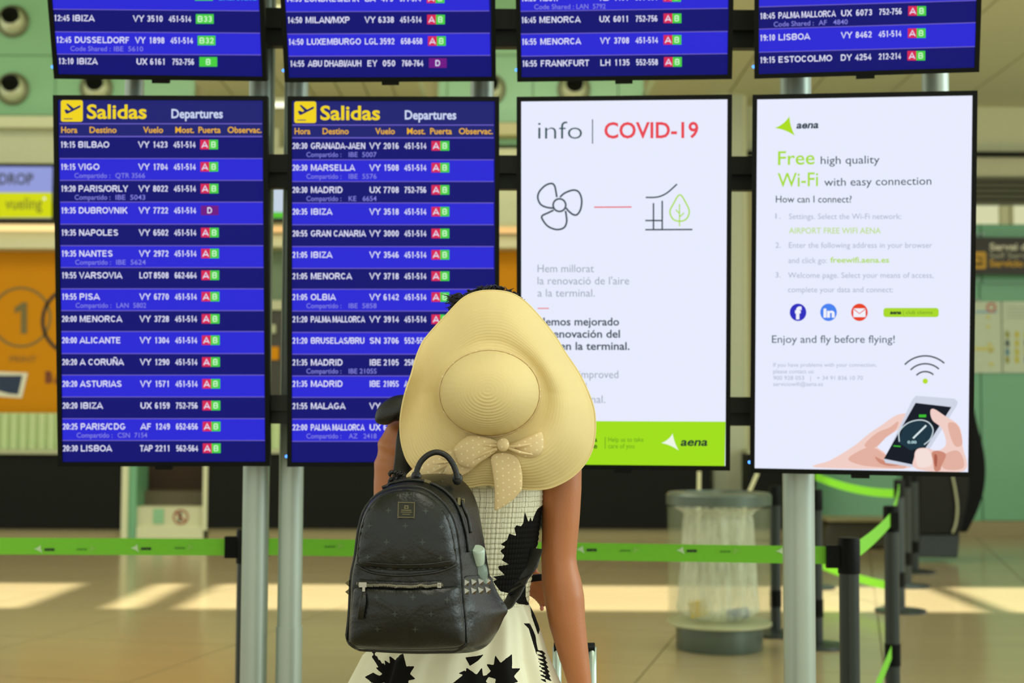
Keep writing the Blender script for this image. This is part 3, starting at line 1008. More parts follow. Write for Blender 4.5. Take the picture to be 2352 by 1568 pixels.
for y, tm_, de, x1, co, cx, nu, dk, gt, sb in rows1:
    row(p, (y - 332) * 0.0085, y, tm_, de, x1, co, cx, nu, dk, gt, Cp + (sb, 265, 333) if sb else None)
# board 2
p, t2 = screen('S2', 'departures_board', 'second lower Salidas Departures board, first flight GRANADA-JAEN 20:30', 'display screen', E_dark, 30)
p.poly([(670.5, 231), (1134, 232), (1134, 314), (671, 314)], E_head, 'header_band', 0.5)
seps = [367, 416.7, 466, 516, 566, 616, 664, 714, 763, 813, 863, 912, 962, 1013]
for i in range(14):
    if i % 2 == 0 and i < 13:
        p.rect(671.5, seps[i], 1134, seps[i + 1], E_light, 'row_band', 0.8)
    p.rect(671.5, seps[i] - 1, 1134, seps[i] + 1.2, E_line, 'divider_line', 2)
header(p, 671.5, 1134, 536, 3)
for s_, a, b in (('Hora', 677, 713), ('Destino', 741, 801), ('Vuelo', 862, 907), ('Most.', 935, 977), ('Puerta', 988, 1038), ('Observac.', 1054, 1132)):
    p.text(s_, a, b, 308, 13.5, E_or, 0.018, 'column_title')
C2 = ('Compartido :', 704, 784)
V2 = (849, 874)
rows2 = [(335, '20:30', 'GRANADA-JAEN', 839, 'VY', V2, '2016', '451-514', 'AB', 'IBE  5007'),
 (385, '20:30', 'MARSELLA', 815, 'VY', V2, '1508', '451-514', 'AB', 'IBE  5576'),
 (436, '20:30', 'MADRID', 787, 'UX', V2, '7708', '752-756', 'AB', 'KE   6654'),
 (486, '20:35', 'IBIZA', 763, 'VY', V2, '3518', '451-514', 'AB', None),
 (536, '20:55', 'GRAN CANARIA', 840, 'VY', V2, '3000', '451-514', 'AB', None),
 (585, '21:05', 'IBIZA', 763, 'VY', V2, '3546', '451-514', 'AB', None),
 (634, '21:05', 'MENORCA', 808, 'VY', V2, '3718', '451-514', 'AB', None),
 (682, '21:05', 'OLBIA', 771, 'VY', V2, '6142', '451-514', 'AB', 'IBE  5858'),
 (733, '21:20', 'PALMA MALLORCA', 838, 'VY', V2, '3914', '451-514', 'AB', None),
 (782, '21:20', 'BRUSELAS/BRU', 837, 'SN', V2, '3706', '552-558', 'AB', None),
 (832, '21:35', 'MADRID', 787, 'IBE', (849, 876), '2105', '258-262', 'AB', 'IBE 2105S'),
 (881, '21:35', 'MADRID', 787, 'IBE', (849, 874), '2105S', 'A00-A04', 'AB', None),
 (932, '21:55', 'MALAGA', 793, 'VY', V2, '2118', '451-514', 'AB', None),
 (981, '22:00', 'PALMA MALLORCA', 837, 'UX', V2, '6097', '752-756', 'AB', 'AZ   2418')]
for y, tm_, de, x1, co, cx, nu, dk, gt, sb in rows2:
    row(p, 0, y, tm_, de, x1, co, cx, nu, dk, gt, C2 + (sb, 801, 865) if sb else None, x=(672, 714, 849, 881, 929, 991), lx=706, nx=916, kx=979)

# upper boards: only their lower rows reach into the frame
def upper(key, label, led, sps, x0, x1, rows_):
    p, t = screen(key, 'departures_board', label, 'display screen', E_dark, led)
    # sps: pairs (y at left edge, y at right edge) of the dividers from the top down; a light band lies above the first
    (a0, b0), (a1, b1) = sps[0], sps[1]
    ga, gb = a1 - a0, b1 - b0
    up = [(a0 - ga * k * (1 - 0.004 * k), b0 - gb * k * (1 - 0.004 * k)) for k in range(1, 14)]
    allp = up[::-1] + list(sps)
    n = len(allp)
    first_light = len(up) % 2
    for i, (ya, yb) in enumerate(allp):
        e = (i - len(up)) % 2
        xa = x0 + (ya - 170) * x0s
        if e == 1 and i + 1 < n:
            pass
        nx_ = allp[i + 1] if i + 1 < n else None
        if nx_ and e == 1:
            p.poly([(x0 + (ya - 170) * sl, ya), (x1 + (yb - 170) * sr, yb), (x1 + (nx_[1] - 170) * sr, nx_[1]), (x0 + (nx_[0] - 170) * sl, nx_[0])], E_light, 'row_band', 0.8)
        p.stroke([(x0 + (ya - 170) * sl, ya), (x1 + (yb - 170) * sr, yb)], 2.2, E_line, 'divider_line', 2)
    for r in rows_:
        row(p, *r[0], **r[1])
    return p
x0s = 0
sl, sr = 0.098, 0.04
kw = dict(cap=14.5)
p = upper('U1', 'upper left departures board, last rows IBIZA, DUSSELDORF, IBIZA', 34, [(21, 25), (73, 76), (124, 126)], 136, 601, [
 ((0, 41, '12:45', 'IBIZA', 217, 'VY', (306, 331), '3510', '451-514', 'B33'), dict(slope=0.0075, x=(124, 167, 306, 338, 388, 450), lx=160, nx=374, kx=439)),
 ((0, 91, '12:45', 'DUSSELDORF', 298, 'VY', (311, 334), '1898', '451-514', 'B32', ('Code Shared :', 162, 254, 'IBE  5610', 262, 329)), dict(slope=0.006, x=(129, 172, 311, 342, 392, 454), lx=164, nx=378, kx=443)),
 ((0, 140, '13:10', 'IBIZA', 224, 'UX', (314, 338), '6161', '752-756', 'B'), dict(slope=0.006, x=(134, 177, 314, 345, 396, 458), lx=169, nx=380, kx=446))])
p.rect(448, -10, 489, 1.5, E_grn, 'gate_badge', 1.5)
p.text('EMBARQUE', 503, 590, 0.5, 14, E_cy, 0.03, 'flight_text')
sl, sr = 0.062, 0.022
p = upper('U2', 'second upper departures board, last rows MILAN, LUXEMBURGO, ABU DHABI', 34, [(27, 25), (78, 76), (129, 127)], 666, 1127, [
 ((0, -3, '14:35', 'LONDRES/LHR', 825, 'BA', (838, 862), '475', '571-574', 'AB'), dict(slope=-0.003, x=(657, 700, 838, 870, 918, 980), lx=693, nx=903, kx=967)),
 ((0, 46, '14:50', 'MILAN/MXP', 803, 'VY', (838, 862), '6338', '451-514', 'AB'), dict(slope=-0.004, x=(660, 702, 838, 869, 919, 981), lx=694, nx=905, kx=968)),
 ((0, 96, '14:50', 'LUXEMBURGO', 829, 'LGL', (838, 868), '3592', '658-658', 'AB'), dict(slope=-0.006, x=(662, 705, 838, 872, 921, 983), lx=697, nx=906, kx=970)),
 ((0, 146, '14:55', 'ABU DHABI/AUH', 830, 'EY', (844, 866), '050', '760-764', 'D'), dict(slope=-0.004, x=(666, 708, 844, 873, 923, 985), lx=699, nx=908, kx=972))])
sl, sr = 0.026, -0.012
p = upper('U3', 'third upper departures board, last rows MENORCA, MENORCA, FRANKFURT', 34, [(26, 19), (78, 72), (129, 123)], 1198.5, 1670, [
 ((0, -4, '16:25', 'YIBUTI', 1281, 'IB', (1377, 1400), '4401', '551-554', 'AB', ('Code Shared :', 1227, 1318, 'LAN  5792', 1324, 1391)), dict(slope=-0.009, x=(1197, 1238, 1377, 1409, 1459, 1523), lx=1231, nx=1444, kx=1510)),
 ((0, 46, '16:45', 'MENORCA', 1333, 'UX', (1377, 1400), '6011', '752-756', 'AB'), dict(slope=-0.012, x=(1197, 1239, 1377, 1409, 1460, 1524), lx=1231, nx=1444, kx=1510)),
 ((0, 96, '16:55', 'MENORCA', 1334, 'VY', (1379, 1401), '3708', '451-514', 'AB'), dict(slope=-0.014, x=(1198, 1241, 1379, 1410, 1460, 1524), lx=1232, nx=1445, kx=1511)),
 ((0, 146, '16:55', 'FRANKFURT', 1353, 'LH', (1379, 1402), '1135', '552-558', 'AB'), dict(slope=-0.012, x=(1199, 1242, 1379, 1411, 1461, 1525), lx=1233, nx=1446, kx=1511))])
sl, sr = 0.028, -0.022
p = upper('U4', 'upper right departures board, last rows PALMA MALLORCA, LISBOA, ESTOCOLMO', 34, [(16, 1), (67, 52), (120, 107)], 1745, 2238, [
 ((0, 37, '18:45', 'PALMA MALLORCA', 1919, 'UX', (1932, 1956), '6073', '752-756', 'AB', ('Code Shared :', 1777, 1869, 'AF   4840', 1880, 1947)), dict(slope=-0.035, x=(1745, 1788, 1932, 1966, 2019, 2086), lx=1780, nx=2003, kx=2071)),
 ((0, 87, '19:10', 'LISBOA', 1860, 'VY', (1932, 1957), '8462', '451-514', 'AB'), dict(slope=-0.032, x=(1745, 1788, 1932, 1965, 2018, 2085), lx=1780, nx=2002, kx=2070)),
 ((0, 138, '19:15', 'ESTOCOLMO', 1911, 'DY', (1931, 1956), '4254', '212-214', 'AB'), dict(slope=-0.030, x=(1745, 1788, 1931, 1964, 2018, 2084), lx=1780, nx=2001, kx=2069))])

# screen 3: health notice
def tri_logo(p, tipx, tipy, tx, ty, bx, by, m, part='logo', lay=2, k=0.25):
    cx, cy = (tipx + tx + bx) / 3, (tipy + ty + by) / 3
    pts = []
    V_ = [(tipx, tipy), (tx, ty), (bx, by)]
    for i in range(3):
        a, b = V_[i], V_[(i + 1) % 3]
        mx_, my_ = (a[0] + b[0]) / 2, (a[1] + b[1]) / 2
        kk = k if i != 1 else k * 0.8
        mx_ += (cx - mx_) * kk * 2
        my_ += (cy - my_) * kk * 2
        for j in range(8):
            u = j / 8
            pts.append(((1 - u) ** 2 * a[0] + 2 * u * (1 - u) * mx_ + u * u * b[0], (1 - u) ** 2 * a[1] + 2 * u * (1 - u) * my_ + u * u * b[1]))
    p.poly(pts, m, part, lay)
E_page = emis((231, 235, 253))
E_lime = emis((160, 222, 26))
E_ink, E_grey, E_faint = emis((50, 66, 78)), emis((150, 160, 174)), emis((172, 180, 200))
E_redt, E_lg = emis((232, 74, 84)), emis((170, 222, 60))
p, t3 = screen('S3', 'notice_screen', 'white lower screen headed info COVID-19 with a lime footer', 'display screen', E_page, 0)
p.poly([(1198, 966), (1666.5, 968), (1664.5, 1070), (1199, 1068)], E_lime, 'footer_band', 1)
p.text('info', 1236, 1337, 319, 40, emis((60, 84, 92)), -0.012)
p.stroke([(1361, 274), (1361, 330)], 2.2, E_ink)
p.text('COVID-19', 1388, 1604, 317, 35, E_redt, 0.02, yb1=316)
# fan symbol
cx, cy = 1285, 471
p.ring(cx, cy, 14.5, 4.0, E_ink, 'fan_symbol', 2, 32)
def fz(*l):
    return [(1180 + a / 2.0909, 350 + b / 2.0909) for a, b in l]
p.stroke(catmull(fz((207, 215), (203, 190), (196, 160), (180, 149), (150, 160), (122, 190), (116, 220), (130, 250), (160, 264), (190, 267)), 5, False), 4.0, E_ink, 'fan_symbol')
p.stroke(catmull(fz((222, 215), (245, 195), (285, 181), (312, 190), (326, 225), (322, 270), (305, 298), (285, 298), (262, 280), (252, 266)), 5, False), 4.0, E_ink, 'fan_symbol')
p.stroke(catmull(fz((192, 277), (165, 290), (136, 305), (140, 325), (165, 355), (205, 370), (240, 362), (254, 335), (252, 300), (248, 280)), 5, False), 4.0, E_ink, 'fan_symbol')
p.stroke(fz((386, 263), (566, 262)), 2.6, E_redt, 'red_rule')
p.stroke(catmull(fz((634, 216), (690, 214), (735, 195), (784, 152)), 5, False), 3.4, E_ink, 'terminal_symbol')
for q in (((671, 243), (671, 370)), ((713, 232), (713, 370)), ((632, 327), (713, 327)), ((632, 371), (858, 370))):
    p.stroke(fz(*q), 3.4, E_ink, 'terminal_symbol')
p.stroke(catmull(fz((797, 203), (765, 250), (750, 285), (765, 320), (797, 330), (828, 320), (843, 285), (828, 245)), 5), 3.2, E_lg, 'leaf_symbol', closed=True)
for q in (((796, 248), (796, 354)), ((778, 275), (796, 293)), ((818, 290), (796, 310))):
    p.stroke(fz(*q), 2.6, E_lg, 'leaf_symbol')
for s_, a, b, y in (('Hem millorat', 1235, 1364, 625), ("la renovació de l'aire", 1235, 1445, 653), ('a la terminal.', 1235, 1366, 681)):
    p.text(s_, a, b, y, 17.5, E_grey, -0.004)
p.stroke([(1235, 708), (1261, 708)], 2, E_redt, 'red_rule')
for s_, a, b, y in (('Hemos mejorado', 1235, 1422, 747), ('la renovación del', 1235, 1424, 775), ('aire en la terminal.', 1235, 1446, 803)):
    p.text(s_, a, b, y, 17.5, E_ink, 0.016)
for s_, a, b, y in (('We have improved', 1235, 1420, 868), ('the air renewal', 1235, 1347, 896), ('in the terminal.', 1235, 1390, 925)):
    p.text(s_, a, b, y, 17.5, E_grey, -0.004)
E_fg = emis((96, 150, 30))
p.text('Ajuda’ns a', 1270, 1372, 1014, 11, emis((40, 70, 20)), 0.02)
p.text('cuidar-te', 1290, 1372, 1029, 11, emis((40, 70, 20)), 0.02)
p.stroke([(1390, 1003), (1390, 1030)], 1.5, E_fg)
p.text('Help us to take', 1397, 1478, 1014, 10.5, E_fg)
p.text('care of you', 1397, 1457, 1029, 10.5, E_fg)
tri_logo(p, 1519, 1017, 1545, 995, 1559, 1034, emis((238, 246, 230)))
p.text('aena', 1563, 1625, 1023, 18, emis((28, 52, 44)), 0.025, 'logo', shear=0.2)

# screen 4: wireless network notice
p, t4 = screen('S4', 'notice_screen', 'white lower right screen about free high quality Wi-Fi with hands holding a phone', 'display screen', E_page, 30)
def z4(*l):
    return [(1680 + a / 2.0909, 350 + b / 2.0909) for a, b in l]
tri_logo(p, 1780, 294, 1813, 267, 1826, 312, emis((172, 220, 30)))
p.text('aena', 1829, 1880, 295, 16, emis((40, 60, 72)), 0.03, 'logo', shear=0.2, yb1=294)
p.text('Free', 1787, 1871, 379, 31, E_lg, 0.008, yb1=377)
p.text('high quality', 1885, 2020, 377, 18, E_ink, 0.0, yb1=375)
p.text('Wi-Fi', 1786, 1879, 429, 31, E_lg, 0.008, yb1=427)
p.text('with easy connection', 1893, 2139, 427, 18, E_ink, 0.0, yb1=424)
p.text('How can I connect?', 1782, 1956, 465, 15.5, E_ink, 0.004)
for n_, y in (('1.', 502), ('2.', 569), ('3.', 637)):
    p.text(n_, 1781, 1793, y, 12, E_faint)
for s_, a, b, y in (('Settings. Select the Wi-Fi network:', 1812, 2070, 503), ('Enter the following address in your browser', 1812, 2141, 569),
                    ('and click go:', 1811, 1899, 604), ('Welcome page. Select your means of access,', 1810, 2144, 638), ('complete your data and connect:', 1810, 2051, 671)):
    p.text(s_, a, b, y, 12.5, E_faint)
p.text('AIRPORT FREE WIFI AENA', 1812, 2023, 536, 13, emis((190, 222, 130)), 0.01)
p.text('freewifi.aena.es', 1907, 2042, 603, 12.5, emis((180, 220, 100)), 0.02)
for cx, col in ((1833, (44, 44, 190)), (1903, (70, 130, 240)), (1974, (230, 66, 36))):
    p.circle(cx, 717, 19, emis(col), 'social_icon', 1, 20)
E_w = emis((240, 242, 252))
p.text('f', 1826, 1841, 731, 25, E_w, 0.06, 'social_icon')
p.text('in', 1891, 1917, 728, 20, E_w, 0.045, 'social_icon')
p.rect(1960, 708, 1988, 728, E_w, 'social_icon', 2)
p.stroke([(1960, 709), (1974, 720), (1988, 709)], 2, emis((230, 66, 36)), 'social_icon', 3)
pts = []
for cx, cy, a0 in ((2150, 722, 0), (2035, 722, 90), (2035, 713, 180), (2150, 713, 270)):
    for k in range(4):
        a = math.radians(a0 + k * 30)
        pts.append((cx + 6 * math.cos(a), cy + 6 * math.sin(a)))
p.poly(pts, emis((168, 216, 40)), 'club_button', 1)
p.text('aena', 2044, 2070, 721, 8, emis((40, 60, 40)), 0.05, 'club_button', shear=0.2)
p.text('| club cliente', 2074, 2142, 721, 8, emis((110, 150, 40)), 0.0, 'club_button')
p.text('Enjoy and fly before flying!', 1773, 2055, 787, 17, emis((84, 98, 112)), 0.004)
for s_, a, b, y in (('If you have problems with your connection,', 1776, 2013, 842), ('please contact us:', 1776, 1870, 857), ('900 928 053   |   + 34 91 836 10 70', 1776, 1982, 872), ('serviciowifi@aena.es', 1776, 1890, 886)):
    p.text(s_, a, b, y, 9, E_faint)
for r, a0 in ((63, 47), (45, 47), (27, 47)):
    pts = [(2125 + r * math.sin(math.radians(q)) * 1.02, 880 - r * math.cos(math.radians(q))) for q in range(-a0, a0 + 1, 6)]
    p.stroke(pts, 3.4, emis((56, 66, 74)), 'wireless_symbol')
p.circle(2125, 875, 6, emis((180, 222, 40)), 'wireless_symbol', 2)
# picture of hands and phone
sk = [emis((240, 206, 198)), emis((226, 176, 160)), emis((204, 138, 118)), emis((170, 92, 74)), emis((244, 222, 216))]
pic = 'picture'
p.poly(catmull(z4((405, 1512), (470, 1480), (540, 1440), (600, 1400), (660, 1350), (720, 1310), (790, 1262), (850, 1255), (838, 1300), (800, 1330), (740, 1370), (700, 1410), (735, 1440), (760, 1480), (832, 1490), (830, 1518)), 4), sk[0], pic, 1)
p.poly(catmull(z4((560, 1470), (640, 1420), (690, 1420), (740, 1450), (800, 1480), (834, 1490), (828, 1517), (700, 1510), (620, 1500)), 4), sk[1], pic, 1.4)
p.poly(catmull(z4((640, 1400), (700, 1345), (760, 1320), (800, 1290), (790, 1330), (740, 1370), (700, 1410), (660, 1420)), 4), sk[1], pic, 1.4)
p.poly(catmull(z4((690, 1460), (735, 1480), (800, 1490), (820, 1500), (760, 1505), (710, 1490)), 4), sk[2], pic, 1.8)
p.poly(z4((885, 1168), (1070, 1182), (1087, 1195), (1082, 1215), (900, 1505), (885, 1512), (740, 1490), (732, 1475), (870, 1185)), emis((206, 212, 228)), pic, 2.0)
p.poly(z4((884, 1202), (1056, 1222), (880, 1500), (732, 1470)), emis((14, 22, 36)), pic, 2.3)
p.poly(z4((800, 1390), (830, 1310), (900, 1285), (960, 1310), (970, 1350), (930, 1410), (860, 1430)), emis((24, 52, 66)), pic, 2.5)
arc = [(x, y) for x, y in catmull(z4((806, 1388), (806, 1340), (845, 1300), (900, 1284), (945, 1295), (968, 1330), (955, 1375), (925, 1402)), 4, False)]
p.stroke(arc, 2.6, emis((200, 216, 222)), pic, 2.8)
p.stroke(z4((872, 1372), (935, 1310)), 4, emis((220, 236, 240)), pic, 3)
p.text('0.00', 1680 + 845 / 2.09, 1680 + 888 / 2.09, 350 + 1396 / 2.09, 6, emis((190, 230, 236)), 0.02, pic)
p.rect(*z4((900, 1258))[0], *z4((935, 1271))[0], emis((60, 190, 50)), pic, 3)
p.stroke(z4((778, 1408), (812, 1411)), 3, emis((60, 180, 50)), pic, 3)
p.poly(catmull(z4((955, 1240), (975, 1232), (1030, 1268), (1075, 1295), (1100, 1330), (1110, 1410), (1118, 1528), (890, 1520), (878, 1460), (890, 1425), (930, 1418), (990, 1430), (1030, 1400), (1010, 1325), (965, 1285)), 4), sk[0], pic, 3.2)
p.poly(catmull(z4((1040, 1300), (1075, 1300), (1098, 1335), (1108, 1400), (1075, 1410), (1050, 1360)), 4), sk[1], pic, 3.5)
p.poly(catmull(z4((962, 1440), (995, 1432), (1030, 1450), (1010, 1500), (1000, 1526), (975, 1526), (968, 1480)), 4), sk[2], pic, 3.5)
p.poly(catmull(z4((975, 1448), (988, 1460), (984, 1510), (974, 1490)), 4), sk[3], pic, 3.8)
p.poly(catmull(z4((890, 1430), (930, 1422), (955, 1440), (960, 1500), (900, 1510), (884, 1465)), 4), sk[4], pic, 3.5)
p.poly(catmull(z4((1010, 1460), (1070, 1430), (1105, 1450), (1112, 1515), (1020, 1518)), 4), sk[1], pic, 3.4)

# ------------------------------------------------------------------ queue barriers
STN = []
def stanchion(px, d, label, low=True, clips=()):
    c = P(px, 1300, d)
    x = c.x
    t = root('queue_post', (x, d, 0), label, 'barrier post', 'queue posts')
    smooth_by(G().lathe([(0.0, 0.012), (0.175, 0.008), (0.175, 0.0), (0.17, 0.016), (0.06, 0.024), (0.034, 0.03)], (x, d, 0), n=40, cap=False).build('base_plate', M_post, t))
    smooth_by(G().lathe([(0.033, 0.02), (0.033, 0.80)], (x, d, 0), n=28).build('post', M_post, t))
    smooth_by(G().lathe([(0.0365, 0.78), (0.0365, 0.888), (0.033, 0.898), (0.0, 0.90)], (x, d, 0), n=28, cap=False).build('belt_head', M_black, t))
    smooth_by(G().lathe([(0.0365, 0.17), (0.0365, 0.27)], (x, d, 0), n=28).build('lower_belt_head', M_black, t))
    for dx, dy, z in clips:
        v = Vector((dx, dy, 0)).normalized()
        G().obox(Vector((x, d, z)) + v * 0.05, v, (0, 0, 1), v.cross(Vector((0, 0, 1))), 0.05, 0.075, 0.03).build('belt_clip', M_black, t)
    return Vector((x, d, 0))
s1 = stanchion(1950, 4.75, 'dark queue post nearest the camera, right of the right screen pole', clips=[(-1, 0.03, 0.835), (0.5, 1.9, 0.835), (0.5, 1.9, 0.21)])
sL = stanchion(566, 5.0, 'dark queue post mostly hidden behind the left grey pole', clips=[(-1, 0, 0.835), (1, 0, 0.835), (1, 0, 0.21)])
s2 = stanchion(2048, 6.6, 'second queue post behind the nearest one at right', clips=[(0, -1, 0.835), (0, 1, 0.835)])
s3 = stanchion(2067, 9.8, 'queue post behind the second one, base in the sun patch')
s4 = stanchion(2084, 11.3, 'slim queue post behind, second from the kiosk')
s5 = stanchion(2102, 12.4, 'farthest thin queue post just left of the kiosk')
s6 = stanchion(1876, 8.25, 'queue post peeping out right behind the right screen pole')
s7 = stanchion(1781, 8.7, 'queue post between the bin and the right screen pole')
s8 = stanchion(1866, 11.2, 'far queue post hidden behind the right screen pole')
def belt(a, b, za, zb, label, sag=0.0, w_=0.058, logos=None, trim=0.07):
    a, b = Vector(a), Vector(b)
    dv = (b - a).normalized()
    a, b = a + dv * trim, b - dv * trim
    n = 24
    g = G()
    nn = dv.cross(Vector((0, 0, 1))).normalized() * 0.0008
    v, f = [], []
    for i in range(n + 1):
        u = i / n
        q = a.lerp(b, u)
        z = za + (zb - za) * u - sag * 4 * u * (1 - u)
        for sz in (-1, 1):
            for sn in (-1, 1):
                v.append(Vector((q.x, q.y, z + sz * w_ / 2)) + nn * sn)
    for i in range(n):
        k = i * 4
        f += [(k, k + 4, k + 6, k + 2), (k + 3, k + 7, k + 5, k + 1), (k + 2, k + 6, k + 7, k + 3), (k + 1, k + 5, k + 4, k)]
    f += [(0, 2, 3, 1), (n * 4, n * 4 + 1, n * 4 + 3, n * 4 + 2)]
    o = g.add(v, f).build('barrier_belt', M_belt)
    tag(o, label, 'barrier belt', 'green queue barrier belts')
    if logos:
        p = Panel(Vector((a.x, a.y, za)), dv, (0, 0, 1), 0.0016)
        PANELS.append((p, o))
        M_lw, M_lk, M_lf, M_lg = mat('belt_white', (205, 232, 190), 0.6), mat('belt_black', (30, 50, 24), 0.6), mat('belt_faint', (84, 150, 36), 0.6), mat('belt_pale', (140, 206, 80), 0.6)
        for x, y, kind in logos:
            if kind:
                tri_logo(p, x - 24, y, x - 8, y - 9, x - 4, y + 10, M_lw, 'printed_logo')
                p.text('aena', x, x + 24, y + 4, 7.5, M_lk, 0.06, 'printed_logo', shear=0.2)
            else:
                tri_logo(p, x + 24, y, x + 8, y - 9, x + 4, y + 10, M_lg, 'printed_logo')
                p.text('aena', x - 24, x, y + 4, 6, M_lf, 0.03, 'printed_logo', shear=0.2)
    return o
far = Vector((sL.x - 2.6, 5.0, 0))
stL = stanchion(-520, 5.0, 'queue post outside the left edge')
belt(stL, sL, 0.835, 0.835, 'green queue belt crossing the left side to the hidden post', logos=[(102, 1260, 1), (200, 1259, 0), (324, 1258, 1), (425, 1256, 0)])
belt(sL, s1, 0.838, 0.838, 'green queue belt crossing behind the woman to the nearest right post', logos=[(770, 1253, 0), (1347, 1261, 1), (1448, 1262, 0), (1577, 1263, 1), (1678, 1264, 0), (1805, 1265, 1)])
belt(sL, s1, 0.21, 0.21, 'lower green queue belt near the floor, glimpsed between two left poles')
belt(s1, s2, 0.838, 0.838, 'short green upper belt between the two nearest right posts', 0.01)
belt(s1, s2, 0.20, 0.24, 'short green lower belt between the two nearest right posts', 0.0)
belt(s2, s3, 0.838, 0.838, 'steep green belt between second and third right posts', 0.01)
belt(s8, s3, 0.87, 0.80, 'green upper belt sagging toward the right posts beneath the Wi-Fi screen', 0.03)
belt(s8, s3, 0.20, 0.16, 'green lower belt sagging behind the nearest right post', 0.02)

# ------------------------------------------------------------------ litter bin
bc = P(1652, 1480, 8.17)
t = root('litter_bin', (bc.x, 8.17, 0), 'round transparent litter bin with grey lid ring and base', 'bin')
M_binm = mat('bin_grey_metal', (92, 104, 92), 0.35, 0.4)
smooth_by(G().lathe([(0.24, 0.0), (0.245, 0.01), (0.245, 0.13), (0.23, 0.135)], (bc.x, 8.17, 0), n=48).build('base', M_binm, t))
smooth_by(G().lathe([(0.286, 0.135), (0.296, 0.14), (0.296, 0.152), (0.286, 0.158)], (bc.x, 8.17, 0), n=48).build('lower_ring', M_frame, t))
smooth_by(G().lathe([(0.293, 0.815), (0.299, 0.815), (0.299, 0.868), (0.285, 0.883), (0.2, 0.888), (0.19, 0.86)], (bc.x, 8.17, 0), n=48, cap=False).build('lid_ring', M_binm, t))
gm = bpy.data.materials.new('clear_acrylic')
gm.use_nodes = True
nt = gm.node_tree
b_ = nt.nodes['Principled BSDF']
b_.inputs['Base Color'].default_value = lin((176, 186, 150)) + (1,)
b_.inputs['Roughness'].default_value = 0.12
nz = nt.nodes.new('ShaderNodeTexNoise')
nz.inputs['Scale'].default_value = 6
mr = nt.nodes.new('ShaderNodeMapRange')
mr.inputs[3].default_value = 0.10
mr.inputs[4].default_value = 0.15
nt.links.new(nz.outputs[0], mr.inputs[0])
nt.links.new(mr.outputs[0], b_.inputs['Alpha'])
smooth_by(G().lathe([(0.293, 0.15), (0.293, 0.80)], (bc.x, 8.17, 0), n=48, cap=False).lathe([(0.287, 0.15), (0.287, 0.80)], (bc.x, 8.17, 0), n=48, cap=False).build('clear_wall', gm, t))
# the bag inside
g = G()
n, m_ = 96, 26
v, f = [], []
rb = random.Random(5)
ph = [rb.uniform(0, 6.28) for _ in range(8)]
for i in range(m_ + 1):
    u = i / m_
    z = 0.80 - u * 0.63
    R0 = 0.235 - 0.055 * math.exp(-((u - 0.06) / 0.05) ** 2) * 0 + (0.03 if u < 0.02 else 0)
    R0 = [0.25, 0.20, 0.185][min(i, 2)] if i < 3 else 0.185 + 0.045 * (u ** 0.8)
    if u > 0.94:
        R0 *= 1 - (u - 0.94) * 6
    for k in range(n):
        a = 2 * PI * k / n
        w1 = 0.010 * math.sin(9 * a + ph[0] + 2.2 * u) + 0.007 * math.sin(17 * a + ph[1] - 3 * u) + 0.005 * math.sin(29 * a + ph[2] + 5 * u)
        r = R0 + w1 * (0.6 + 0.4 * math.sin(3 * a + ph[3]))
        v.append((bc.x + r * math.cos(a), 8.17 + r * math.sin(a), z))
for i in range(m_):
    for k in range(n):
        k2 = (k + 1) % n
        f.append((i * n + k, i * n + k2, (i + 1) * n + k2, (i + 1) * n + k))
f.append(tuple(range(m_ * n, m_ * n + n)))
M_bag = bpy.data.materials.new('translucent_bag')
M_bag.use_nodes = True
nt = M_bag.node_tree
b_ = nt.nodes['Principled BSDF']
b_.inputs['Base Color'].default_value = lin((238, 242, 220)) + (1,)
b_.inputs['Roughness'].default_value = 0.35
nz = nt.nodes.new('ShaderNodeTexNoise')
nz.inputs['Scale'].default_value = 5
mr = nt.nodes.new('ShaderNodeMapRange')
mr.inputs[1].default_value = 0.3
mr.inputs[2].default_value = 0.7
mr.inputs[3].default_value = 0.22
mr.inputs[4].default_value = 0.72
mpb = nt.nodes.new('ShaderNodeMapping')
mpb.inputs['Scale'].default_value = (6, 6, 1.2)
tcb = nt.nodes.new('ShaderNodeTexCoord')
nt.links.new(tcb.outputs['Object'], mpb.inputs[0])
nt.links.new(mpb.outputs[0], nz.inputs['Vector'])
nt.links.new(nz.outputs[0], mr.inputs[0])
nt.links.new(mr.outputs[0], b_.inputs['Alpha'])
g.add(v, f)
o = g.build('bin_bag', M_bag, None, True)
tag(o, 'crinkled see-through white bag hanging inside the round bin', 'bin bag')
q = P(1598, 1410, 8.0)
o = G().obox((bc.x - 0.13, 8.08, 0.235), (0.97, 0.1, 0.2), (-0.2, 0, 0.98), (0, 1, 0), 0.10, 0.085, 0.06).build('carton', mat('yellow_card', (232, 192, 40), 0.5))
bevel(o, 0.004)
tag(o, 'small yellow carton lying at the bottom left of the bin', 'carton')
o = smooth_by(G().lathe([(0.0, -0.07), (0.03, -0.068), (0.034, -0.06), (0.034, 0.045), (0.02, 0.06), (0.0, 0.062)], (bc.x + 0.10, 8.09, 0.205), (1, 0.2, 0.12), 20, cap=False).build('drink_can', mat('blue_can', (84, 102, 156), 0.4)))
tag(o, 'crumpled blue grey can lying at the bottom right of the bin', 'can')

# ------------------------------------------------------------------ the woman
PD = 3.0
M_skin = mat('tan_skin', (174, 108, 64), 0.42, 0, 0.05, 12, 0.12, 260)
me_nt = M_skin.node_tree.nodes['Principled BSDF']
me_nt.inputs['Subsurface Weight'].default_value = 0.12
me_nt.inputs['Subsurface Radius'].default_value = (0.02, 0.008, 0.004)
M_hair = mat('black_hair', (20, 16, 15), 0.5, 0, 0.2, 60)
woman = root('person', (P(1090, 1300, PD).x, PD, 0), 'woman seen from behind in strapless white and black leaf print dress, facing the boards', 'person')
def Q(px, py, d=PD):
    return P(px, py, d)
body = G()
k = S(PD)
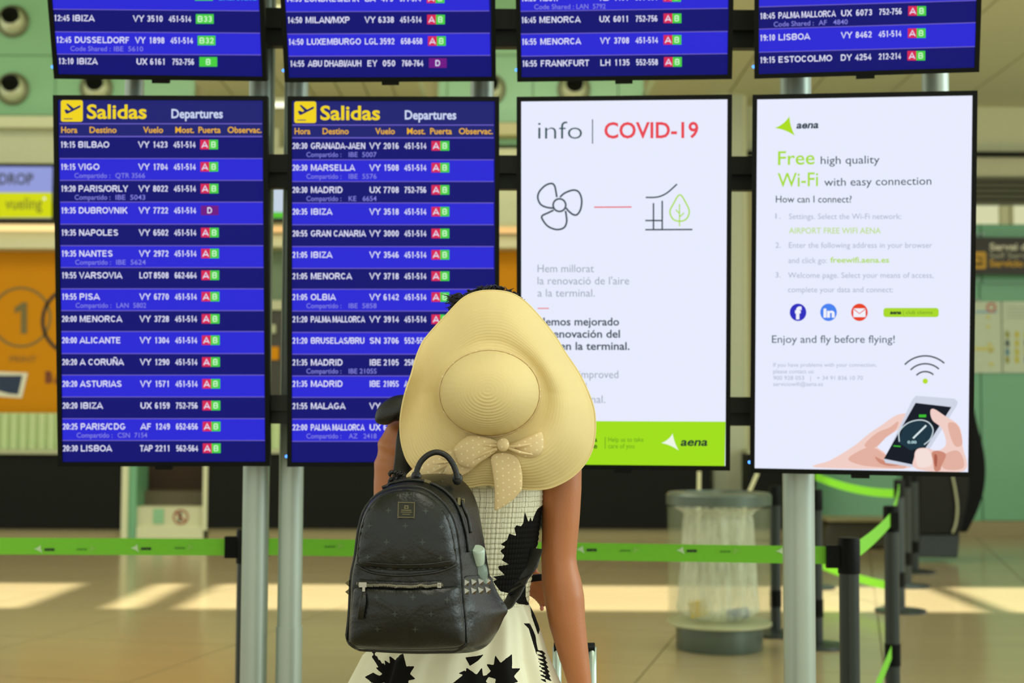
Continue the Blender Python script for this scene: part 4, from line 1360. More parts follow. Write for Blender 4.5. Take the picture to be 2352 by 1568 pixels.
# trunk: (pixel x centre, pixel y, half width px, half depth m, depth)
def ringtube(g, rows_, n=28, ex=2.3):
    v, f = [], []
    for (x, y, hw, hd, d) in rows_:
        c = Q(x, y, d)
        for i in range(n):
            a = 2 * PI * i / n
            ca, sa = math.cos(a), math.sin(a)
            v.append(c + Vector((abs(ca) ** (2 / ex) * (1 if ca > 0 else -1) * hw * S(d), abs(sa) ** (2 / ex) * (1 if sa > 0 else -1) * hd, 0)))
    m = len(rows_)
    for j in range(m - 1):
        for i in range(n):
            i2 = (i + 1) % n
            f.append((j * n + i, j * n + i2, (j + 1) * n + i2, (j + 1) * n + i))
    f.append(tuple(range(n - 1, -1, -1)))
    f.append(tuple(range((m - 1) * n, m * n)))
    g.add(v, f)
ringtube(body, [(1122, 905, 46, 0.05, 3.02), (1118, 950, 52, 0.055, 3.01), (1112, 975, 110, 0.06, 3.0), (1106, 1000, 175, 0.07, 3.0), (1102, 1040, 180, 0.08, 3.0), (1100, 1110, 138, 0.09, 3.0),
    (1098, 1200, 128, 0.088, 3.0), (1094, 1300, 115, 0.08, 3.0), (1092, 1360, 108, 0.075, 3.0), (1080, 1430, 135, 0.09, 3.0), (1060, 1540, 175, 0.115, 3.0), (1055, 1640, 165, 0.11, 3.0)])
for sx, xh in ((-1, 990), (1, 1120)):
    pts = [Q(xh, 1600), Q(xh, 1800), Q(xh + 4 * sx, 2000), Q(xh + 4 * sx, 2200), (Q(xh, 2200).x, PD + 0.01, 0.09), (Q(xh, 2200).x, PD + 0.02, 0.045)]
    body.tube(pts, [0.085, 0.072, 0.055, 0.05, 0.035, 0.035], 18)
    fx = Q(xh, 2200).x
    body.tube([(fx, PD - 0.03, 0.04), (fx, PD + 0.06, 0.035), (fx + 0.01 * sx, PD + 0.15, 0.025), (fx + 0.01 * sx, PD + 0.19, 0.018)], [0.034, 0.036, 0.036, 0.016], 14, flat=0.9)
# head, looking up at the boards
hc = Q(1126, 806, 2.985)
tilt = Matrix.Rotation(math.radians(14), 3, 'X')
body.ell(hc, (0.076, 0.094, 0.108), tilt, 28, 20)
body.ell(hc + tilt @ Vector((0, 0.035, -0.055)), (0.055, 0.06, 0.06), tilt, 20, 14)
body.tube([hc + tilt @ Vector((0, 0.088, 0.02)), hc + tilt @ Vector((0, 0.102, -0.006)), hc + tilt @ Vector((0, 0.108, -0.024))], [0.007, 0.010, 0.014], 10)
for sx in (-1, 1):
    body.ell(hc + tilt @ Vector((sx * 0.077, 0.0, -0.015)), (0.009, 0.020, 0.031), tilt, 12, 8)
body.tube([Q(1116, 985, 3.01), Q(1120, 940, 3.01), Q(1124, 880, 3.0)], [0.055, 0.048, 0.05], 20)
# right arm (hanging, elbow at the level of the waist)
rp = [(1272, 1005, 42), (1290, 1050, 48), (1290, 1120, 46), (1288, 1200, 43), (1283, 1280, 41), (1289, 1335, 46), (1296, 1372, 46), (1303, 1430, 42), (1317, 1500, 35), (1332, 1568, 27), (1343, 1625, 22), (1350, 1660, 22)]
body.tube([Q(x, y, 3.0 - 0.0001 * i * i * 3) for i, (x, y, r) in enumerate(rp)], [(r * k, r * k) for x, y, r in rp], 24)
body.tube([Q(1185, 1005, 3.0), Q(1250, 1006, 3.0), Q(1288, 1040, 3.0)], [0.05, 0.05, 0.044], 20)
# left arm: down behind the bag, forearm across the front of the waist
lp = [(948, 985, 38), (925, 1000, 44), (910, 1030, 47), (904, 1065, 46), (902, 1110, 44), (900, 1180, 42), (899, 1250, 40), (902, 1300, 41)]
body.tube([Q(x, y, 3.0) for x, y, r in lp], [(r * k, r * k) for x, y, r in lp], 24)
body.tube([Q(1030, 1000, 3.0), Q(960, 1002, 3.0), Q(915, 1036, 3.0)], [0.05, 0.05, 0.042], 20)
LW = Vector((P(1160, 1326, 3.16).x, 3.16, P(1160, 1326, 3.16).z))
body.tube([Q(902, 1300, 3.0), Q(960, 1325, 3.08), Q(1060, 1338, 3.15), LW], [0.039, 0.036, 0.03, 0.021], 22)
def hand(g, wrist, dirv, palm_n, side, curl=0.5, sc=1.0):
    """palm with five separate bent fingers; side = thumb direction"""
    d, n_, s_ = dirv.normalized(), palm_n.normalized(), side.normalized()
    for off in (-0.018, -0.006, 0.006, 0.018):
        g.tube([wrist + s_ * off * 0.6 * sc, wrist + d * 0.045 * sc + s_ * off * sc, wrist + d * 0.082 * sc + s_ * off * 1.15 * sc], [0.016 * sc, 0.0155 * sc, 0.0115 * sc], 12)
    tips = []
    for i, (off, ln) in enumerate(((0.0305, 0.066), (0.0105, 0.074), (-0.0100, 0.070), (-0.0290, 0.056))):
        p = wrist + d * 0.078 * sc + s_ * off * sc
        q = [p]
        a = 0.15 + 0.1 * i * curl
        cur = p
        for seg, fr in enumerate((0.42, 0.32, 0.26)):
            a += curl * (0.35 + 0.25 * seg)
            dd = d * math.cos(a) + n_ * math.sin(a)
            cur = cur + dd * (ln * fr * sc)
            q.append(cur)
        g.tube(q, [0.0088 * sc, 0.0082 * sc, 0.0074 * sc, 0.0058 * sc], 10)
        g.ell(q[-1], (0.0056 * sc,) * 3, None, 8, 6)
        tips.append((q[-1], dd))
    t0 = wrist + d * 0.022 * sc + s_ * 0.014 * sc
    t1 = t0 + (d * 0.6 + s_ * 0.8) * 0.034 * sc
    t2 = t1 + (d * 0.85 + s_ * 0.35 + n_ * 0.3) * 0.028 * sc
    t3 = t2 + (d * 0.9 + n_ * 0.4) * 0.022 * sc
    g.tube([t0, t1, t2, t3], [0.013 * sc, 0.011 * sc, 0.0095 * sc, 0.007 * sc], 10)
    g.ell(t3, (0.0066 * sc,) * 3, None, 8, 6)
    tips.append((t3, d))
    return tips
tl = hand(body, LW, Vector((0.86, -0.35, -0.12)), Vector((-0.1, -0.5, -0.85)), Vector((0.1, 0.3, 0.75)), 0.5, 0.8)
RWp = Q(1350, 1660, 2.97)
tr = hand(body, RWp, Vector((0.02, 0.02, -1)), Vector((-0.55, 0.8, 0)), Vector((0.25, 0.95, 0)), 0.95)
bo = body.build('body', M_skin, woman, True)
rm = bo.modifiers.new('remesh', 'REMESH')
rm.mode = 'VOXEL'
rm.voxel_size = 0.0045
rm.use_smooth_shade = True
sm = bo.modifiers.new('smooth', 'SMOOTH')
sm.factor = 0.6
sm.iterations = 6
M_nail = mat('red_nail', (196, 120, 100), 0.25)
for tp, dd in tl:
    G().ell(tp + Vector((0, -0.0045, 0)), (0.0045, 0.002, 0.0055), None, 10, 6).build('fingernail', M_nail, woman, True)
# face
M_eye = mat('eye_white', (220, 214, 204), 0.2)
for sx in (-1, 1):
    e = hc + tilt @ Vector((sx * 0.031, 0.078, 0.008))
    ey = G().ell(e, (0.012, 0.012, 0.012), None, 16, 10).build('eye', M_eye, woman, True)
    G().ell(e + tilt @ Vector((0, 0.0095, 0.001)), (0.0055, 0.0035, 0.0055), None, 12, 8).build('iris', M_hair, ey, True)
    G().tube([hc + tilt @ Vector((sx * 0.016, 0.090, 0.028)), hc + tilt @ Vector((sx * 0.032, 0.089, 0.033)), hc + tilt @ Vector((sx * 0.048, 0.078, 0.029))], [0.002, 0.003, 0.0015], 6).build('eyebrow', M_hair, woman, True)
G().tube([hc + tilt @ Vector((-0.024, 0.084, -0.056)), hc + tilt @ Vector((-0.010, 0.094, -0.053)), hc + tilt @ Vector((0.010, 0.094, -0.053)), hc + tilt @ Vector((0.024, 0.084, -0.056))], [0.002, 0.0055, 0.0055, 0.002], 8).build('mouth', mat('lips', (150, 74, 66), 0.4), woman, True)
# hair: a cap and loose curls
hg = G()
hg.ell(hc + tilt @ Vector((0, -0.018, 0.018)), (0.086, 0.096, 0.108), tilt, 32, 20)
rh = random.Random(11)
for i in range(620):
    th = rh.uniform(-1.25, 1.25)
    fr = rh.uniform(-0.22, 0.8)
    dirv = Vector((math.sin(th), fr * 0.9, math.cos(th) * 1.0)).normalized()
    b0 = hc + Vector((dirv.x * 0.082, dirv.y * 0.088, 0.018 + dirv.z * 0.104))
    ln = rh.uniform(0.018, 0.04)
    sd = Vector((rh.uniform(-1, 1), rh.uniform(-1, 1), rh.uniform(-0.6, 0.6)))
    pts = []
    for j in range(6):
        u = j / 5
        pts.append(b0 + dirv * ln * u * (1 - 0.35 * u) + sd * 0.014 * math.sin(u * 4.2) + Vector((0, 0, -0.010 * u * u)))
    hg.tube(pts, [0.0026, 0.0024, 0.002, 0.0017, 0.0012, 0.0004], 4, caps=False)
for i in range(130):                                  # left tuft that shows past the brim
    b0 = Q(rh.uniform(1050, 1085), rh.uniform(680, 705), rh.uniform(2.93, 3.0))
    dv = Vector((-1, rh.uniform(-0.4, 0.4), rh.uniform(-0.35, 0.25)))
    sd = Vector((0, 0, rh.uniform(-1, 1)))
    ln = rh.uniform(0.01, 0.036)
    hg.tube([b0 + dv * ln * u + sd * 0.006 * math.sin(u * 5) for u in (0, 0.25, 0.5, 0.75, 1)], [0.002, 0.0018, 0.0015, 0.001, 0.0003], 4, caps=False)
hg.build('hair', M_hair, woman, True)

# dress --------------------------------------------------------------
LEAF = []
def zz(*l):
    return [(780 + a / 2.761, 1000 + b / 2.761) for a, b in l]
LEAF.append(zz((1175, 485), (1186, 520), (1200, 560), (1212, 522), (1222, 560), (1236, 520), (1258, 480), (1290, 470), (1290, 640), (1262, 720), (1240, 760), (1200, 880), (1182, 960), (1182, 1050), (1200, 1110), (1160, 1085), (1120, 1050), (1080, 1010), (1020, 992), (1000, 965), (972, 925), (1000, 915), (970, 895), (1048, 888), (1010, 850), (1006, 828), (1076, 822), (1028, 792), (1045, 762), (1018, 732), (1052, 705), (1020, 690), (1062, 662), (1075, 622), (1120, 640), (1108, 590), (1122, 570), (1150, 580), (1166, 560)))
def spiky(cx, cy, rx, ry, n, seed, rot=0.0, depth=0.45):
    r_ = random.Random(seed)
    out = []
    for i in range(n * 2):
        a = rot + PI * i / n
        q = (1.0 if i % 2 == 0 else 1 - depth) * r_.uniform(0.82, 1.08)
        out.append((cx + rx * q * math.cos(a), cy + ry * q * math.sin(a)))
    return out
def maple(cx, cy, s, rot):
    base = [(0, 1.0), (-.18, .45), (-.75, .62), (-.6, .25), (-1, .05), (-.62, -.12), (-.8, -.6), (-.35, -.42), (-.22, -.75), (0, -1.05), (.2, -.7), (.34, -.42), (.8, -.58), (.62, -.12), (1, .05), (.6, .25), (.75, .62), (.18, .45)]
    c, s_ = math.cos(rot), math.sin(rot)
    return [(cx + s * (x * c - y * s_), cy + s * (x * s_ + y * c)) for x, y in base]
LEAF.append(maple(1155, 1535, 42, 0.5))
LEAF.append(maple(1092, 1556, 38, -0.5))
LEAF.append(maple(920, 1535, 40, 0.2))
LEAF.append(spiky(905, 1545, 48, 38, 9, 2))
LEAF.append(zz((700, 1568), (715, 1530), (790, 1480), (755, 1470), (800, 1455), (815, 1500), (860, 1480), (850, 1568)))
for i in range(7):                                    # fern blades of the left sprig
    LEAF.append([(838 + i * 9, 1500 + i * 6), (846 + i * 9, 1498 + i * 6), (880 + i * 5, 1530 + i * 7), (874 + i * 5, 1536 + i * 7)])
    LEAF.append([(835 + i * 4, 1558 + i * 2), (858 + i * 4, 1544 + i * 2), (878 + i * 4, 1552), (870 + i * 4, 1562)])
LEAF.append(zz((1165, 1205), (1205, 1210), (1232, 1270), (1245, 1300), (1252, 1350), (1262, 1400), (1250, 1400), (1228, 1330), (1200, 1240)))
LEAF.append(zz((1210, 1110), (1235, 1140), (1250, 1190), (1275, 1280), (1262, 1300), (1245, 1250), (1220, 1180)))
for i in range(7):
    LEAF.append(zz((1240 + i * 4, 1385 + i * 26), (1290 + i * 6, 1400 + i * 26), (1318 + i * 6, 1440 + i * 26), (1270 + i * 4, 1405 + i * 26)))
LEAF.append(zz((1090, 1050), (1190, 1080), (1208, 1120), (1175, 1100), (1140, 1088)))
LEAF.append(zz((800, 1380), (870, 1372), (920, 1365), (880, 1400), (830, 1430)))
# further leaves on the lower skirt, below the frame
for i, (x, y) in enumerate(((900, 1700), (1050, 1680), (1200, 1720), (980, 1850), (1140, 1880), (1260, 1860), (860, 1920), (1060, 2020), (1220, 2050), (920, 2120))):
    LEAF.append(maple(x, y, 46, i * 0.9))
def inpoly(X, Y, poly):
    ins = np.zeros(len(X), bool)
    n = len(poly)
    for i in range(n):
        x1, y1 = poly[i]
        x2, y2 = poly[(i + 1) % n]
        if y1 == y2:
            continue
        c = ((y1 > Y) != (y2 > Y)) & (X < (x2 - x1) * (Y - y1) / (y2 - y1) + x1)
        ins ^= c
    return ins
def cloth(name, rows_, nz, na, fold, m, ridges=0.0):
    """rows: (y px, centre x px, half width px, half depth m). Seen from behind the pattern follows the cloth's own width and height"""
    ys = [r[0] for r in rows_]
    V_, UVs = [], []
    yy_ = ys[0] + (ys[-1] - ys[0]) * np.linspace(0, 1, nz) ** (1.9 if fold else 1.0)
    cxs = np.interp(yy_, ys, [r[1] for r in rows_])
    hws = np.interp(yy_, ys, [r[2] for r in rows_])
    hds = np.interp(yy_, ys, [r[3] for r in rows_])
    for j in range(nz):
        c = Q(cxs[j], yy_[j])
        z = c.z
        u = min(1.0, (yy_[j] - ys[0]) / 420)
        for i in range(na):
            a = 2 * PI * i / na
            ca, sa = math.cos(a), math.sin(a)
            fo = fold * u ** 0.7 * (0.55 * math.sin(13 * a + 1.1 * math.sin(2 * a) + 1.2 * u) + 0.35 * math.sin(23 * a + 2.0) + 0.3 * math.sin(7 * a + 0.6))
            puff = ridges * abs(math.sin(yy_[j] * PI / 11.5)) + ridges * 0.6 * abs(math.sin(a * 50))
            ex = 2 / 2.25
            R_x = hws[j] * k + fo + puff
            R_y = hds[j] + fo + puff
            V_.append((c.x + (abs(ca) ** ex) * (1 if ca > 0 else -1) * R_x, PD - (abs(sa) ** ex) * (1 if sa > 0 else -1) * R_y, z))
    F_ = []
    for j in range(nz - 1):
        for i in range(na):
            i2 = (i + 1) % na
            F_.append((j * na + i, (j + 1) * na + i, (j + 1) * na + i2, j * na + i2))
    o = mesh(name, V_, F_, m, woman, True)
    va = np.array(V_)
    r_ = np.array(RV)
    d = va - np.array(CP)
    # the print: laid out over the width and height of the cloth
    dep = d @ np.array(_f)
    X = 1176 + FPX * (d @ r_) / (dep - (va[:, 1] - (PD - 0.09)) )
    Y = 784 - FPX * (d @ np.array(UV)) / (dep - (va[:, 1] - (PD - 0.09)) )
    mask = np.zeros(len(X), np.float32)
    for ox_, oy_ in ((0, 0), (1.3, 0), (-1.3, 0), (0, 1.3), (0, -1.3), (0.9, 0.9), (-0.9, -0.9), (0.9, -0.9), (-0.9, 0.9)):
        mk = np.zeros(len(X), bool)
        for pl in LEAF:
            mk |= inpoly(X + ox_, Y + oy_, pl)
        mask += mk / 9.0
    at = o.data.color_attributes.new('print', 'FLOAT_COLOR', 'POINT')
    col = np.ones((len(X), 4), np.float32)
    col[:, :3] = (1 - mask)[:, None]
    at.data.foreach_set('color', col.ravel())
    uv = o.data.uv_layers.new(name='cloth')
    idx = np.zeros(len(o.data.loops), np.int32)
    o.data.loops.foreach_get('vertex_index', idx)
    jj, ii = idx // na, idx % na
    arc = ((ii / na - 0.25) * 2 * PI) * 150
    uvs = np.stack([arc / 12.5, yy_[jj] / 11.5], 1).astype(np.float32)
    uv.data.foreach_set('uv', uvs.ravel())
    return o
def dress_mat(name, grid):
    m = bpy.data.materials.new(name)
    m.use_nodes = True
    nt = m.node_tree
    b = nt.nodes['Principled BSDF']
    b.inputs['Roughness'].default_value = 0.85
    b.inputs['Specular IOR Level'].default_value = 0.15
    at = nt.nodes.new('ShaderNodeAttribute')
    at.attribute_name = 'print'
    mx = nt.nodes.new('ShaderNodeMix')
    mx.data_type = 'RGBA'
    mx.inputs[6].default_value = lin((13, 12, 11)) + (1,)
    ms = nt.nodes.new('ShaderNodeMapRange')
    ms.inputs[1].default_value = 0.42
    ms.inputs[2].default_value = 0.58
    nt.links.new(at.outputs['Fac'], ms.inputs[0])
    nt.links.new(ms.outputs[0], mx.inputs[0])
    wh = lin((224, 222, 198)) + (1,)
    if grid:
        uv = nt.nodes.new('ShaderNodeUVMap')
        nz = nt.nodes.new('ShaderNodeTexNoise')
        nz.inputs['Scale'].default_value = 0.8
        ad = nt.nodes.new('ShaderNodeMixRGB')
        ad.blend_type = 'ADD'
        ad.inputs[0].default_value = 0.45
        nt.links.new(uv.outputs[0], nz.inputs['Vector'])
        nt.links.new(uv.outputs[0], ad.inputs[1])
        nt.links.new(nz.outputs[1], ad.inputs[2])
        br = nt.nodes.new('ShaderNodeTexBrick')
        br.offset = 0.0
        br.inputs['Scale'].default_value = 1.0
        br.inputs['Brick Width'].default_value = 1.0
        br.inputs['Row Height'].default_value = 1.0
        br.inputs['Mortar Size'].default_value = 0.032
        br.inputs['Mortar Smooth'].default_value = 0.4
        br.inputs['Color1'].default_value = wh
        br.inputs['Color2'].default_value = wh
        br.inputs['Mortar'].default_value = lin((84, 84, 60)) + (1,)
        nt.links.new(ad.outputs[0], br.inputs['Vector'])
        nt.links.new(br.outputs['Color'], mx.inputs[7])
    else:
        mx.inputs[7].default_value = wh
    nt.links.new(mx.outputs[2], b.inputs['Base Color'])
    return m
cloth('bodice', [(1112, 1100, 146, 0.098), (1150, 1100, 144, 0.100), (1200, 1097, 141, 0.098), (1250, 1095, 137, 0.094), (1300, 1094, 129, 0.09), (1350, 1093, 121, 0.087), (1384, 1092, 120, 0.087)], 300, 760, 0.0, dress_mat('smocked_cotton', True), 0.0016)
cloth('skirt', [(1380, 1092, 119, 0.088), (1410, 1086, 138, 0.10), (1450, 1068, 168, 0.118), (1500, 1048, 200, 0.135), (1568, 1045, 228, 0.155), (1700, 1050, 262, 0.19), (2100, 1056, 290, 0.22), (2420, 1060, 310, 0.24)], 420, 840, 0.026, dress_mat('printed_cotton', False))
# frill along the top edge of the bodice
fg = G()
n = 260
v, f = [], []
for j, (dz, dr) in enumerate(((0.0, 0.0), (0.008, 0.004), (0.016, 0.011))):
    for i in range(n):
        a = 2 * PI * i / n
        wv = (0.0 if j == 0 else 0.004 * j) * math.sin(38 * a) + (0.002 * j) * math.sin(61 * a)
        c = Q(1100, 1116)
        v.append((c.x + math.cos(a) * (146 * k + dr + wv), PD - math.sin(a) * (0.099 + dr + wv), c.z + dz + 0.003 * j * math.sin(23 * a)))
for j in range(2):
    for i in range(n):
        i2 = (i + 1) % n
        f.append((j * n + i, j * n + i2, (j + 1) * n + i2, (j + 1) * n + i))
fg.add(v, f)
fr = fg.build('frill', mat('frill_cotton', (224, 220, 190), 0.85), woman, True)
sd = fr.modifiers.new('solid', 'SOLIDIFY')
sd.thickness = 0.0012

# ------------------------------------------------------------------ straw hat
def hz(*l):
    return [(780 + a / 2.903, 640 + b / 2.903) for a, b in l]
out = hz((1010, 78), (1130, 92), (1230, 145), (1330, 248), (1430, 372), (1510, 500), (1585, 610), (1645, 725), (1692, 850), (1705, 950), (1702, 1050), (1680, 1150), (1630, 1240), (1560, 1312), (1480, 1362), (1390, 1397), (1290, 1405), (1190, 1397), (1080, 1384), (970, 1372), (870, 1388), (760, 1392), (650, 1370), (560, 1325), (490, 1265), (440, 1190), (410, 1080), (404, 960), (418, 850), (444, 740), (478, 640), (508, 530), (550, 430), (615, 345), (715, 238), (815, 135), (905, 90))
base = hz(*[(1000 + 347 * math.cos(2 * PI * i / 36 - 0.9), 762 + (300 if math.sin(2 * PI * i / 36 - 0.9) > 0 else 296) * math.sin(2 * PI * i / 36 - 0.9)) for i in range(36)])
apex = hz((985, 742))[0]
HC = hz((1000, 762))[0]
NA = 192
def radial(poly, c, ang):
    """distance from c to the outline along a direction"""
    dx, dy = math.cos(ang), math.sin(ang)
    best = 0
    n = len(poly)
    for i in range(n):
        x1, y1 = poly[i][0] - c[0], poly[i][1] - c[1]
        x2, y2 = poly[(i + 1) % n][0] - c[0], poly[(i + 1) % n][1] - c[1]
        den = dx * (y2 - y1) - dy * (x2 - x1)
        if abs(den) < 1e-9:
            continue
        t = (x1 * (y2 - y1) - y1 * (x2 - x1)) / den
        s_ = (x1 * dy - y1 * dx) / den
        if t > 0 and 0 <= s_ <= 1:
            best = max(best, t)
    return best
outc = catmull(out, 4)
RO = [radial(outc, HC, 2 * PI * i / NA) for i in range(NA)]
RB = [radial(base, HC, 2 * PI * i / NA) for i in range(NA)]
hv, hf = [], []
rings_ = []
D0, DB = 2.735, 2.845
def hatpoint(i, s_):
    """s_ 0..1 crown from apex to base, 1..2 brim from base to edge"""
    a = 2 * PI * i / NA
    ca, sa = math.cos(a), math.sin(a)
    if s_ <= 1:
        th = s_ * PI / 2
        rr_ = math.sin(th) ** 0.92
        h = math.cos(th) ** 0.85 if math.cos(th) > 0 else 0
        cx = apex[0] + (HC[0] - apex[0]) * s_
        cy = apex[1] + (HC[1] - apex[1]) * s_
        x, y = cx + RB[i] * 0.955 * rr_ * ca, cy + RB[i] * 0.955 * rr_ * sa
        d = DB - (DB - D0) * h
        rid = (0.00008 + 0.0007 * max(0, sa) ** 1.5 * max(0, 1 - abs(s_ - 0.35) * 2)) * math.cos(2 * PI * s_ * 20)
        return P(x, y, d - rid * (0.3 + h))
    t = s_ - 1
    r = RB[i] * 0.955 + (RO[i] - RB[i] * 0.955) * t
    x, y = HC[0] + r * ca, HC[1] + r * sa
    up = max(0, -sa)
    dn = max(0, sa)
    lf_, rt_ = max(0, -ca), max(0, ca)
    d = DB + 0.018 * math.sin(min(1, t * 5) * PI / 2) * 1.0
    d += t * t * 0.055 * up - t * (1 - t) * 0.05 * up
    d += 0.035 * lf_ * math.sin(PI * t * 0.9) * 1.0 - 0.020 * lf_ * t * t
    d += -0.030 * rt_ * math.sin(PI * min(1, t * 1.1)) + 0.055 * rt_ * t * t
    d += -0.030 * dn * math.sin(PI * t) + 0.012 * dn * t
    d += 0.006 * math.sin(3 * a + 1.0) * t
    w_amp = (0.00012 + 0.0009 * dn ** 1.5 * t + 0.00035 * up ** 2 * (1 - t))
    d -= w_amp * math.cos(2 * PI * t * 20)
    return P(x, y, d)
SS = [0.004] + [j / 100 for j in range(2, 101)] + [1 + j / 110 for j in range(1, 111)]
for s_ in SS:
    for i in range(NA):
        hv.append(hatpoint(i, s_))
for j in range(len(SS) - 1):
    for i in range(NA):
        i2 = (i + 1) % NA
        hf.append((j * NA + i, j * NA + i2, (j + 1) * NA + i2, (j + 1) * NA + i))
hf.append(tuple(range(NA - 1, -1, -1)))
M_straw = mat('woven_straw', (222, 202, 146), 0.62, 0, 0.05, 8, spec=0.2)
nt = M_straw.node_tree
b_ = nt.nodes['Principled BSDF']
b_.inputs['Subsurface Weight'].default_value = 0.0
tc = [n for n in nt.nodes if n.type == 'TEX_COORD'][0]
uvn = nt.nodes.new('ShaderNodeUVMap')
wv = nt.nodes.new('ShaderNodeTexWave')
wv.bands_direction = 'Y'
wv.inputs['Scale'].default_value = 1.0
wv.inputs['Distortion'].default_value = 0.6
n2 = nt.nodes.new('ShaderNodeTexNoise')
n2.inputs['Scale'].default_value = 6.0
n2.inputs['Detail'].default_value = 2
bp = nt.nodes.new('ShaderNodeBump')
bp.inputs['Strength'].default_value = 0.35
bp.inputs['Distance'].default_value = 0.0006
nt.links.new(uvn.outputs[0], wv.inputs['Vector'])
nt.links.new(uvn.outputs[0], n2.inputs['Vector'])
ma = nt.nodes.new('ShaderNodeMath')
ma.operation = 'ADD'
nt.links.new(wv.outputs['Fac'], ma.inputs[0])
nt.links.new(n2.outputs[0], ma.inputs[1])
nt.links.new(ma.outputs[0], bp.inputs['Height'])
nt.links.new(bp.outputs[0], b_.inputs['Normal'])
hat = root('straw_hat', P(HC[0], HC[1], DB), 'wide floppy pale straw sun hat on the back of the woman’s head', 'hat')
hat['label'] = "wide floppy pale straw sun hat worn on the back of the woman's head"
nc = 100 * NA
hcrown = mesh('crown', hv[:nc], [q for q in hf if max(q) < nc], M_straw, hat, True)
off = (99) * NA
hbrim = mesh('brim', hv[off:], [tuple(i - off for i in q) for q in hf if min(q) >= off], M_straw, hat, True)
for o, o0 in ((hcrown, 0), (hbrim, 99)):
    uv = o.data.uv_layers.new(name='weave')
    idx = np.zeros(len(o.data.loops), np.int32)
    o.data.loops.foreach_get('vertex_index', idx)
    uvs = np.stack([(idx % NA) * 0.9, (idx // NA + o0) * 0.35], 1).astype(np.float32)
    uv.data.foreach_set('uv', uvs.ravel())
sd = hbrim.modifiers.new('solid', 'SOLIDIFY')
sd.thickness = 0.0025
sd.offset = -1
rim = G().tube([hatpoint(i, 2.0) for i in range(NA)], 0.0018, 6, closed=True).build('brim_edge', M_straw, hat, True)
hb = bvh(G().add(hv, hf))
def hatd(x, y, dflt=2.86):
    h, _ = hit(hb, x, y)
    return h.y if h is not None else dflt
# ribbon
M_rib = bpy.data.materials.new('spotted_ribbon')
M_rib.use_nodes = True
nt = M_rib.node_tree
b_ = nt.nodes['Principled BSDF']
b_.inputs['Roughness'].default_value = 0.75
tc = nt.nodes.new('ShaderNodeTexCoord')
mp = nt.nodes.new('ShaderNodeMapping')
mp.inputs['Scale'].default_value = (78, 78, 78)
mp.inputs['Rotation'].default_value = (0, 0.5, 0)
sp = nt.nodes.new('ShaderNodeSeparateXYZ')
nt.links.new(tc.outputs['Object'], mp.inputs[0])
nt.links.new(mp.outputs[0], sp.inputs[0])
def mnode(op, a, b=None):
    q = nt.nodes.new('ShaderNodeMath')
    q.operation = op
    for i, x in enumerate((a, b)):
        if x is None:
            continue
        if isinstance(x, (int, float)):
            q.inputs[i].default_value = x
        else:
            nt.links.new(x, q.inputs[i])
    return q.outputs[0]
zr = mnode('FLOOR', sp.outputs[2])
xo = mnode('ADD', sp.outputs[0], mnode('MULTIPLY', mnode('MODULO', mnode('ABSOLUTE', zr), 2.0), 0.5))
fx_ = mnode('SUBTRACT', mnode('FRACT', xo), 0.5)
fz_ = mnode('SUBTRACT', mnode('FRACT', sp.outputs[2]), 0.5)
dist = mnode('ADD', mnode('MULTIPLY', fx_, fx_), mnode('MULTIPLY', fz_, fz_))
msk = mnode('LESS_THAN', dist, 0.02)
mx = nt.nodes.new('ShaderNodeMix')
mx.data_type = 'RGBA'
mx.inputs[6].default_value = lin((214, 190, 142)) + (1,)
mx.inputs[7].default_value = lin((232, 218, 176)) + (1,)
nt.links.new(msk, mx.inputs[0])
nt.links.new(mx.outputs[2], b_.inputs['Base Color'])
band = G()
pts = [hatpoint(i, 0.985) for i in range(NA)]
v, f = [], []
for i in range(NA):
    c = hatpoint(i, 1.0)
    o_ = (hatpoint(i, 1.10) - c)
    o_ = Vector((o_.x, 0, o_.z)).normalized()
    for q in range(8):
        a = 2 * PI * q / 8
        wob = 1 + 0.25 * math.sin(i * 0.9) * math.sin(i * 0.13)
        v.append(c + o_ * (0.0015 + 0.0022 * math.cos(a) * wob) + Vector((0, 0.0 + 0.006 * math.sin(a), 0)))
for i in range(NA):
    i2 = (i + 1) % NA
    for q in range(8):
        q2 = (q + 1) % 8
        f.append((i * 8 + q, i2 * 8 + q, i2 * 8 + q2, i * 8 + q2))
band.add(v, f).build('ribbon_band', M_rib, hat, True)
def rp_(pts, d, bul, th, name, n=80):
    sm_ = catmull(pts, 4)
    return pillow(sm_, d, bul, th, n).build(name, M_rib, hat, True)
dl = lambda x, y: min(2.825, hatd(x, y) - 0.022)
tail1 = hz((1060, 1110), (1000, 1075), (880, 1100), (780, 1130), (700, 1150), (600, 1190), (510, 1250), (440, 1320), (520, 1350), (640, 1330), (760, 1300), (810, 1312), (870, 1280), (950, 1215), (1035, 1160))
rp_(tail1, lambda x, y: 2.851 if x < 1020 else 2.842, 0.005, 0.002, 'ribbon_tail')
loopl = hz((1070, 1105), (1035, 1075), (960, 1052), (880, 1043), (835, 1060), (790, 1095), (760, 1140), (780, 1190), (800, 1240), (870, 1262), (950, 1215), (1030, 1162), (1062, 1130))
rp_(loopl, lambda x, y: 2.826, 0.014, 0.003, 'bow_loop')
loopr = hz((1110, 1112), (1160, 1092), (1240, 1058), (1310, 1028), (1348, 1024), (1362, 1070), (1355, 1140), (1325, 1180), (1270, 1196), (1215, 1188), (1160, 1160), (1118, 1132))
rp_(loopr, lambda x, y: 2.832, 0.012, 0.003, 'bow_loop')
tail2 = hz((1010, 1190), (1060, 1160), (1130, 1165), (1180, 1190), (1205, 1240), (1218, 1310), (1216, 1395), (1200, 1425), (1150, 1480), (1090, 1520), (1038, 1546), (1032, 1500), (1034, 1400), (1022, 1300))
